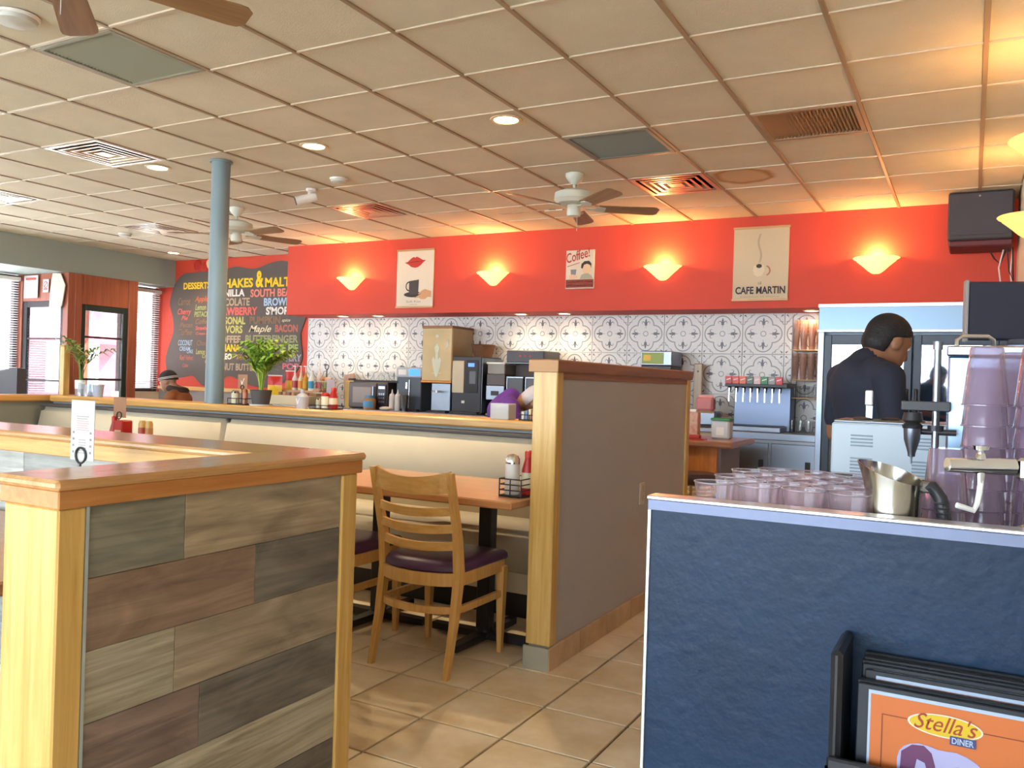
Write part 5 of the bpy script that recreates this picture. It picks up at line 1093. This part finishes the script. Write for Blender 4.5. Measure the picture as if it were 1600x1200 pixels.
for k in range(4):
    o = MB().lathe([(.040-.004*k, 0), (.043-.004*k, .004), (.040-.004*k, .010), (.034-.004*k, .012)], (0, 0, 0), 28).obj('lid_ring', steel, cl_, smooth=True); o.location = (0, -.008*k, .060); o.rotation_euler = (R(90), 0, 0)
# beverage urn, mixer, white unit
ur = thing('tea_brewer', 'square stainless tea brewer with tubular handles behind the cup stacks', 'dispenser', (.115, 2.78, .9205))
MB().cbox(-.172, -.17, .0, .175, .17, .44, .006).obj('tank', mat('urn_mirror', '#6f8294', .2, metal=1), ur); MB().cbox(-.176, -.174, .44, .178, .174, .468, .004).obj('top_rim', steel, ur)
MB().lathe([(.10, .468), (.10, .475), (.05, .482), (.045, .495), (.0, .497)], (.02, 0, 0), 28).obj('lid', mat('urn_lid', '#5b6070', .3, metal=.6), ur, smooth=True)
for x in (-.152, .09): MB().tube([(x, -.14, .465), (x, -.14, .485), (x+.012, -.135, .496), (x+.075, -.11, .497), (x+.088, -.105, .487), (x+.09, -.10, .465)], .006, 8).obj('handle', chrome, ur, smooth=True)
for z in (.10, .13): MB().cbox(-.174, -.1725, z, .176, -.170, z+.006, .001).obj('seam', dark_plastic, ur)
mx = thing('drink_mixer', 'slim steel pole mixer with a black arm and spindle head', 'mixer', (-.080, 2.53, .9205))
MB().cbox(-.05, -.04, 0, .05, .05, .018, .004).obj('base', black_metal, mx); MB().cyl((0, 0, .018), (0, 0, .47), .0095, n=18).obj('pole', steel, mx, smooth=True); MB().cyl((0, 0, .452), (0, 0, .474), .0125, n=18).obj('pole_cap', steel, mx, smooth=True)
MB().cbox(-.085, -.016, .288, .035, .016, .314, .002).obj('arm', black_metal, mx); MB().cyl((0, 0, .235), (0, 0, .25), .02, n=16).obj('collar', dark_plastic, mx, smooth=True); MB().cyl((-.05, 0, .232), (.05, 0, .232), .008, n=12).obj('cross_tube', dark_plastic, mx, smooth=True)
MB().lathe([(.0, .285), (.022, .283), (.026, .262), (.018, .255), (.026, .248), (.024, .24)], (-.055, -.02, 0), 20).obj('spindle_head', black_metal, mx, smooth=True); MB().lathe([(.022, .242), (.020, .21), (.010, .175), (.009, .165), (.003, .163), (.002, .145), (0, .145)], (-.055, -.02, 0), 20).obj('spindle_cone', steel, mx, smooth=True)
wu = thing('vented_cooler', 'pale blue-white appliance back with louvred vents', 'appliance', (-.19, 3.15, .9205))
MB().cbox(-.215, -.15, .06, .23, .15, .232, .006).obj('case', white_en, wu)
for x in (-.155, .03):
    for g in (0, 1):
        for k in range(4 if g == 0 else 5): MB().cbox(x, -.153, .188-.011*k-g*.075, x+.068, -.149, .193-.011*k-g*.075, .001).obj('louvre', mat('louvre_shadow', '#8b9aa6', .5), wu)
for x in (-.19, .20):
    for y in (-.12, .12): MB().cyl((x, y, 0), (x, y, .062), .014, n=12).obj('foot', black_metal, wu)
MB().cbox(-.21, -.145, .232, .225, .145, .240, .003).obj('top_tray', steel_s, wu)
for k, (x, y, c) in enumerate(((-.13, -.05, '#5d5348'), (-.05, .03, '#4b4744'), (.03, -.06, '#a8794a'))): MB().lathe([(0, .240), (.03, .240), (.032, .246), (.012, .25), (0, .25)], (x, y, 0), 18).obj('jar_lid', mat('jar_lid_%d' % k, c, .35, metal=.5), wu, smooth=True)
sp1 = thing('spreader', 'steel spreader with white handle standing in the appliance tray', 'utensil', (-.30, 3.10, 1.161)); MB().cbox(-.012, -.003, 0, .012, .003, .05, .002).obj('blade', steel, sp1); MB().cbox(-.014, -.006, .05, .010, .006, .10, .003).obj('handle', white_pl, sp1)
# menu rack on the station front
wdk = wood('rack_black', '#17191f', '#2b2c33', 'z', rough=.45, coat=.1)
mr_ = thing('menu_rack', 'worn black wooden menu rack fixed to the drink station front', 'rack', (-.02, 1.64, .36))
MB().cbox(-.180, -.085, 0, -.160, .068, .445, .008).obj('side_board', wdk, mr_); MB().cbox(.19, -.085, 0, .21, .068, .445, .008).obj('side_board', wdk, mr_); MB().cbox(-.18, -.100, 0, .21, -.085, .265, .004).obj('front_board', wdk, mr_); MB().cbox(-.16, -.085, 0, .19, .068, .02, .003).obj('floor_board', wdk, mr_)
for k in range(3): MB().cbox(-.182, -.103+.002*k, .20+.018*k, -.170, -.099, .215+.018*k, .003).obj('chipped_wood', mat('bare_wood', '#b79c74', .8), mr_)
mcov = mat('menu_black', '#1c2028', .45); mor = mat('menu_orange', '#b9632a', .5); mwh = mat('menu_white', '#9fb0c6', .5)
def menu(y, ztop, x0, lb, front=False, bend=0):
    t = thing('menu', lb, 'menu', (x0, y, .385), 0, 'laminated menus in the rack'); w = .30; h = ztop-.385
    o = MB().cbox(0, -.003, 0, w, .003, h, .0015).obj('cover', mcov, t); t.rotation_euler = (R(-2), 0, 0)
    MB().cbox(.018, -.0040, .01, w-.012, -.0032, h-.008, .0003).obj('page_border', mwh, t); pg = MB().cbox(.022, -.0046, .01, w-.016, -.0041, h-.014, .0002).obj('page', mor, t)
    return t, pg, h
for k in range(6): menu(1.680-.011*k, .775-.003*(k % 3), -.158+.002*(k % 2), 'black edged menu, %s from the back of the rear bundle' % ORD[k])
menu(1.612, .763, -.150, 'menu with a bowed orange page behind the front bundle')
for k in range(2): menu(1.600-.009*k, .750, -.160, 'black edged menu, %s layer behind the front orange menu' % ORD[1-k])
t, pg, h = menu(1.578, .748, -.158, 'front orange menu with the yellow oval diner logo')
ln = mat('menu_line', '#7a3218', .5); yy = -.0052
for p_ in ([(.040, .02), (.0415, .02), (.0415, h-.045), (.040, h-.045)], [(.040, h-.046), (.275, h-.046), (.275, h-.0445), (.040, h-.0445)], [(.2735, .02), (.275, .02), (.275, h-.045), (.2735, h-.045)]): flat('border_line', p_, yy, ln, pg, t=.0003)
cx_, cz_ = .136, h-.046
flat('logo_rim', [(cx_+.056*math.cos(R(a)), cz_+.0185*math.sin(R(a))) for a in range(0, 360, 10)], yy-.0004, mat('logo_white', '#c9c4b4', .5), pg, t=.0003)
flat('logo_oval', [(cx_+.053*math.cos(R(a)), cz_+.0165*math.sin(R(a))) for a in range(0, 360, 10)], yy-.0008, mat('logo_yellow', '#c4a512', .5), pg, t=.0003)
text("Stella's", .094, .027, mat('logo_red', '#8f3414', .5), pg, cx_-.046, yy-.0014, cz_-.010, shear=.35, bold=.004)
flat('diner_plate', [(cx_+.008, cz_-.027), (cx_+.046, cz_-.027), (cx_+.046, cz_-.0125), (cx_+.008, cz_-.0125)], yy-.0012, mat('logo_navy', '#3a3a68', .5), pg, t=.0003)
text('DINER', .032, .010, mwh, pg, cx_+.011, yy-.0018, cz_-.0248, bold=.02)
lil = mat('portrait_lilac', '#9f9cc0', .5); plm = mat('portrait_plum', '#5e2f55', .5)
flat('portrait_shape', [(.066, .20), (.066, h-.112), (.069, h-.100), (.076, h-.091), (.086, h-.085), (.098, h-.082), (.112, h-.083), (.126, h-.086), (.140, h-.086), (.155, h-.085), (.170, h-.089), (.184, h-.096), (.195, h-.107), (.202, h-.122), (.205, .20)], yy-.0004, lil, pg, t=.0003)
flat('portrait_hair', [(.070, .22), (.072, h-.10), (.088, h-.086), (.106, h-.084), (.118, h-.094), (.124, h-.115), (.118, .22), (.108, h-.112), (.096, h-.108), (.090, .22)], yy-.0008, plm, pg, t=.0003)
flat('portrait_brow', [(.145, h-.112), (.158, h-.108), (.17, h-.112), (.158, h-.116)], yy-.0008, plm, pg, t=.0003)

# ================================================================ people
def sdf_surface(prims, h, kk=.022):
    P0 = []; P1 = []
    for pr in prims:
        if pr[0] == 'cap': a, b, r = Vector(pr[1]), Vector(pr[2]), max(pr[3], pr[4]); pts = [a, b]
        else: pts = [Vector(pr[1])]; r = max(pr[2])
        P0 += [[c-r for c in q] for q in pts]; P1 += [[c+r for c in q] for q in pts]
    lo = np.min(P0, 0)-3*h; hi = np.max(P1, 0)+3*h; n = np.ceil((hi-lo)/h).astype(int)+1
    ax = [lo[i]+h*np.arange(n[i]) for i in range(3)]
    def dist(pr, X, Y, Z):
        if pr[0] == 'cap':
            a = np.array(pr[1]); b = np.array(pr[2]); ba = b-a; L2 = ba@ba
            t = np.clip(((X-a[0])*ba[0]+(Y-a[1])*ba[1]+(Z-a[2])*ba[2])/L2, 0, 1)
            return np.sqrt((X-a[0]-t*ba[0])**2+(Y-a[1]-t*ba[1])**2+(Z-a[2]-t*ba[2])**2)-(pr[3]+(pr[4]-pr[3])*t)
        c = pr[1]; r = pr[2]; x, y, z = X-c[0], Y-c[1], Z-c[2]
        th = pr[4] if len(pr) > 4 else 0
        if th: ct, st_ = math.cos(th), math.sin(th); x, z = x*ct-z*st_, x*st_+z*ct
        k0 = np.sqrt((x/r[0])**2+(y/r[1])**2+(z/r[2])**2)+1e-9; k1 = np.sqrt((x/r[0]**2)**2+(y/r[1]**2)**2+(z/r[2]**2)**2)+1e-9
        return k0*(k0-1)/k1
    X, Y, Z = np.meshgrid(*ax, indexing='ij'); F = None
    for pr in prims:
        d = dist(pr, X, Y, Z)
        if F is None: F = d
        else:
            hh = np.clip(.5+.5*(F-d)/kk, 0, 1); F = F*(1-hh)+d*hh-kk*hh*(1-hh)
    return F, lo, h, dist
def surface_nets(F, lo, h):
    S = F < 0; nx, ny, nz = F.shape
    acc = np.zeros((nx-1, ny-1, nz-1, 3)); cnt = np.zeros((nx-1, ny-1, nz-1))
    cor = [(i, j, k) for i in (0, 1) for j in (0, 1) for k in (0, 1)]
    def sl(c): return F[c[0]:nx-1+c[0], c[1]:ny-1+c[1], c[2]:nz-1+c[2]]
    for a in cor:
        for d in range(3):
            if a[d]: continue
            b = tuple(a[q]+(1 if q == d else 0) for q in range(3)); fa, fb = sl(a), sl(b); m_ = (fa < 0) != (fb < 0)
            t = np.where(m_, fa/(fa-fb+1e-12), 0)
            for q in range(3): acc[..., q] += np.where(m_, a[q]+(t if q == d else 0), 0)
            cnt += m_
    act = cnt > 0; idx = -np.ones(act.shape, int); idx[act] = np.arange(act.sum())
    ii = np.argwhere(act); V_ = lo+h*(ii+acc[act]/cnt[act][:, None]); faces = []
    for d in range(3):
        u, w = (d+1) % 3, (d+2) % 3
        s0 = [slice(None)]*3; s1 = [slice(None)]*3; s0[d] = slice(0, -1); s1[d] = slice(1, None)
        A, B_ = S[tuple(s0)], S[tuple(s1)]
        for e in np.argwhere(A != B_):
            if e[u] == 0 or e[w] == 0 or e[u] >= F.shape[u]-1 or e[w] >= F.shape[w]-1: continue
            q = []
            for du, dw in ((0, 0), (-1, 0), (-1, -1), (0, -1)):
                c = e.copy(); c[u] += du; c[w] += dw; q.append(idx[tuple(c)])
            faces.append(q if A[tuple(e)] else q[::-1])
    return V_, faces
def body_obj(name, prims, mats, parent, h=.011):
    F, lo, h, dist = sdf_surface([p for p in prims], h); V_, fc = surface_nets(F, lo, h); fa = np.array(fc)
    cen = V_[fa].mean(1); D = np.array([dist(pr, cen[:, 0], cen[:, 1], cen[:, 2]) for pr in prims]); mid = np.array([(pr[5] if pr[0] == 'cap' else pr[3]) for pr in prims])[D.argmin(0)]
    me = bpy.data.meshes.new(name); me.from_pydata(V_.tolist(), [], fc)
    for m_ in mats: me.materials.append(m_)
    me.polygons.foreach_set('material_index', mid.astype(np.int32)); me.shade_smooth(); me.update()
    o = link(name, me, parent); sm = o.modifiers.new('relax', 'SMOOTH'); sm.factor = .5; sm.iterations = 2
    return o
skin_m = mat('skin_tan', '#94694f', .5, spec=.4); skin_p = mat('skin_light', '#a67c64', .5); lip_m = mat('lips', '#9a6156', .5); shoe_m = mat('shoe_black', '#222226', .5)
def head_prims(c, th, sk=1, lp=4):
    def H(x, y, z): return (c[0]+x*math.cos(th)+z*math.sin(th), c[1]+y, c[2]-x*math.sin(th)+z*math.cos(th))
    return H, [('ell', H(-.010, 0, .022), (.097, .077, .092), sk, th), ('ell', H(.030, 0, -.040), (.064, .060, .072), sk, th), ('ell', H(.062, 0, -.092), (.028, .030, .024), sk, th),
               ('cap', H(.090, 0, .000), H(.108, 0, -.036), .008, .012, sk), ('ell', H(.070, 0, .022), (.022, .055, .012), sk, th), ('ell', H(-.004, .078, -.016), (.022, .011, .033), sk, th), ('ell', H(-.004, -.078, -.016), (.022, .011, .033), sk, th),
               ('ell', H(.086, 0, -.068), (.012, .024, .008), lp, th)]
def hair_obj(name, c, th, m, parent, line=(.060, .75), grow=.010, h=.007, nape=True):
    def H(x, y, z): return (c[0]+x*math.cos(th)+z*math.sin(th), c[1]+y, c[2]-x*math.sin(th)+z*math.cos(th))
    F, lo, h, dist = sdf_surface([('ell', H(-.012, 0, .024), (.097+grow, .077+grow, .092+grow), 0, th), ('ell', H(-.045, 0, -.03), (.062+grow, .066+grow*.6, .06), 0, th)], h)
    n = F.shape; X, Y, Z = np.meshgrid(*[lo[i]+h*np.arange(n[i]) for i in range(3)], indexing='ij'); x, z = X-c[0], Z-c[2]
    hx = x*math.cos(th)-z*math.sin(th); hz = x*math.sin(th)+z*math.cos(th)
    cutA = ((line[0]+(hx-.085)*line[1])-hz)/math.hypot(1, line[1])
    cut = np.minimum(cutA, np.maximum(hx+.030, -.080-hz)) if nape else cutA; F = np.maximum(F, cut)
    V_, fc = surface_nets(F, lo, h); me = bpy.data.meshes.new(name); me.from_pydata(V_.tolist(), [], fc); me.materials.append(m); me.shade_smooth()
    o = link(name, me, parent); sm = o.modifiers.new('relax', 'SMOOTH'); sm.factor = .5; sm.iterations = 2; return o
def eyes(H, parent):
    for s_ in (1, -1):
        e_ = MB().ell(H(.080, s_*.030, .000), .011, .012, .009, 12, 8).obj('eye', mat('eye_white', '#e6e2dc', .3), parent, smooth=True); MB().ell(H(.0885, s_*.030, .000), .0035, .005, .005, 10, 6).obj('iris', mat('iris_dark', '#2e211a', .3), e_, smooth=True)
def fingers(p, d, s_, sk=1):
    """five finger capsules from the end of a palm at p pointing along d"""
    d = Vector(d).normalized(); up_ = Vector((0, 0, 1)); sd = d.cross(up_).normalized(); out = [('ell', p, (.040, .036, .020), sk)]; p = Vector(p)
    for k, L in enumerate((.055, .065, .070, .058)):
        o_ = sd*(.030-.020*k)*s_; a = p+d*.035+o_; b = a+d*L*.55; c2 = b+(d*.7-up_*.7).normalized()*L*.45; out += [('cap', a, b, .009, .0085, sk), ('cap', b, c2, .0085, .007, sk)]
    a = p+sd*.032*s_; b = a+(d*.6+sd*.8*s_).normalized()*.035; out += [('cap', a, b, .011, .009, sk), ('cap', b, b+d*.025, .009, .008, sk)]
    return out
# man standing at the station
mn = thing('person', 'man with short dark hair in a black t-shirt looking down at the drink station', 'person', (-.41, 4.10, 0), R(38))
hc = (.10, 0, 1.487); th = R(24); H, hp_ = head_prims(hc, th)
prs = [('ell', (0, 0, .89), (.13, .165, .12), 2), ('ell', (.045, 0, 1.03), (.150, .165, .17), 0), ('ell', (.0, 0, 1.21), (.13, .175, .18), 0), ('ell', (-.045, 0, 1.28), (.105, .165, .12), 0)]
for s_ in (1, -1):
    prs += [('cap', (0, s_*.085, .86), (.02, s_*.10, .48), .088, .062, 2), ('cap', (.02, s_*.10, .48), (0, s_*.10, .09), .060, .045, 2), ('ell', (.055, s_*.10, .042), (.13, .05, .042), 3), ('cap', (-.02, s_*.10, 1.355), (-.015, s_*.18, 1.32), .058, .062, 0),
            ('cap', (-.015, s_*.185, 1.32), (-.01, s_*.225, 1.14), .062, .056, 0), ('cap', (-.01, s_*.225, 1.13), (0, s_*.235, 1.06), .045, .042, 1), ('cap', (0, s_*.235, 1.06), (.20, s_*.17, 1.02), .042, .030, 1)] + fingers((.245, s_*.155, 1.015), (1, -s_*.2, -.1), s_)
prs += [('cap', (-.03, 0, 1.36), (.05, 0, 1.44), .060, .055, 1), ('cap', (-.05, 0, 1.34), (-.02, 0, 1.385), .085, .066, 0)]+hp_
body_obj('body', prs, [mat('shirt_black', '#232838', .8), skin_m, mat('trousers_black', '#26262b', .8), shoe_m, lip_m], mn, .010)
hair_obj('hair', hc, th, mat('hair_black', '#1d1a1c', .6, bump=.3, bscale=90), mn, (.058, .50)); eyes(H, mn)
def seated(name_label, loc, rz, coat, hair_m, hat=False, lean=.10, sk=skin_p, th=R(18), trousers='#3a3a44', up=0):
    t = thing('person', name_label, 'person', loc, rz); hc = (lean+.10+up*.4, 0, 1.135-up*.25); H, hp_ = head_prims(hc, th)
    prs = [('ell', (-.02, 0, .56), (.14, .17, .11), 2), ('ell', (.02+lean*.2, 0, .68+up*.4), (.145, .165, .15), 0), ('ell', (lean*.45, 0, .84+up*.8), (.13, .18, .16), 0), ('ell', (lean*.5-.03, 0, .92+up), (.11, .17, .10), 0)]
    for s_ in (1, -1):
        prs += [('cap', (0, s_*.09, .55), (.38, s_*.11, .53), .085, .062, 2), ('cap', (.38, s_*.11, .53), (.38, s_*.11, .09), .060, .045, 2), ('ell', (.43, s_*.11, .042), (.13, .048, .042), 3),
                ('cap', (lean*.6, s_*.10, .985+up), (lean*.7, s_*.18, .955+up), .060, .064, 0), ('cap', (lean*.7, s_*.19, .95+up), (lean+.06, s_*.24, .74+up*.5), .062, .05, 0), ('cap', (lean+.06, s_*.24, .74+up*.5), (lean+.25, s_*.15, .80), .05, .04, 0)]+fingers((lean+.30, s_*.13, .81), (1, -s_*.3, 0), s_)
    prs += [('cap', (lean*.55-.01, 0, .99+up), (hc[0]-.05, 0, 1.08+up*.2), .062, .055, 1), ('cap', (lean*.5, 0, .97+up), (lean*.6+.02, 0, 1.02+up), .09, .07, 0)]+hp_
    body_obj('body', prs, [coat, sk, mat('trousers_'+trousers.strip('#'), trousers, .8), shoe_m, lip_m], t, .012); eyes(H, t)
    if not hat: hair_obj('hair', hc, th, hair_m, t, (.058, .5), .013)
    return t, hc, th
ps, hc, th = seated('seated person in a dark striped beanie and orange-brown coat facing the windows', (-8.42, 7.16, 0), R(205), mat('coat_rust', '#9a5f38', .8, var=.15, vscale=12), None, True, .10)
bn_ = hair_obj('beanie', hc, th, mat('beanie_dark', '#3b332f', .9), ps, (.035, .25), .018, nape=False)
for zz in (.040, .056):
    b = MB(); pts = []
    for k in range(25):
        a = 2*math.pi*k/24; hx, hy = -.012+.1165*math.cos(a), .0965*math.sin(a); hz_ = zz-.012+.25*hx*.4
        pts.append((hc[0]+hx*math.cos(th)+hz_*math.sin(th), hc[1]+hy, hc[2]-hx*math.sin(th)+hz_*math.cos(th)))
    b.tube(pts, .0035, 6, False).obj('white_stripe', white_pl, bn_)
b = MB().tube([(.095*math.cos(R(a))+.075, .09*math.sin(R(a)), 1.035+.015*math.cos(R(a))) for a in range(0, 361, 20)], .040, 10, False).obj('hood_collar', mat('hood_dark', '#3a2f2c', .9), ps, smooth=True)
dup(ch, (-8.42+.20*math.cos(R(25)), 7.16+.20*math.sin(R(25)), 0), R(205-90), 'ladder back chair under the person in the beanie')
pp, hc2, th2 = seated('grey haired person in a purple top seated behind the ledge at the partition', (-3.06, 5.42, 0), R(30), mat('top_purple', '#5d2f86', .8, var=.1), mat('hair_grey', '#b9b4bc', .7, bump=.3, bscale=80), False, .14, th=R(48), up=.12)
dup(ch, (-3.06-.2*math.cos(R(30)), 5.42-.2*math.sin(R(30)), 0), R(30-90), 'ladder back chair under the person in purple')
bt2 = table(-9.75, -8.85, 6.50, 7.15, 'small table in front of the person in the beanie', (0,))
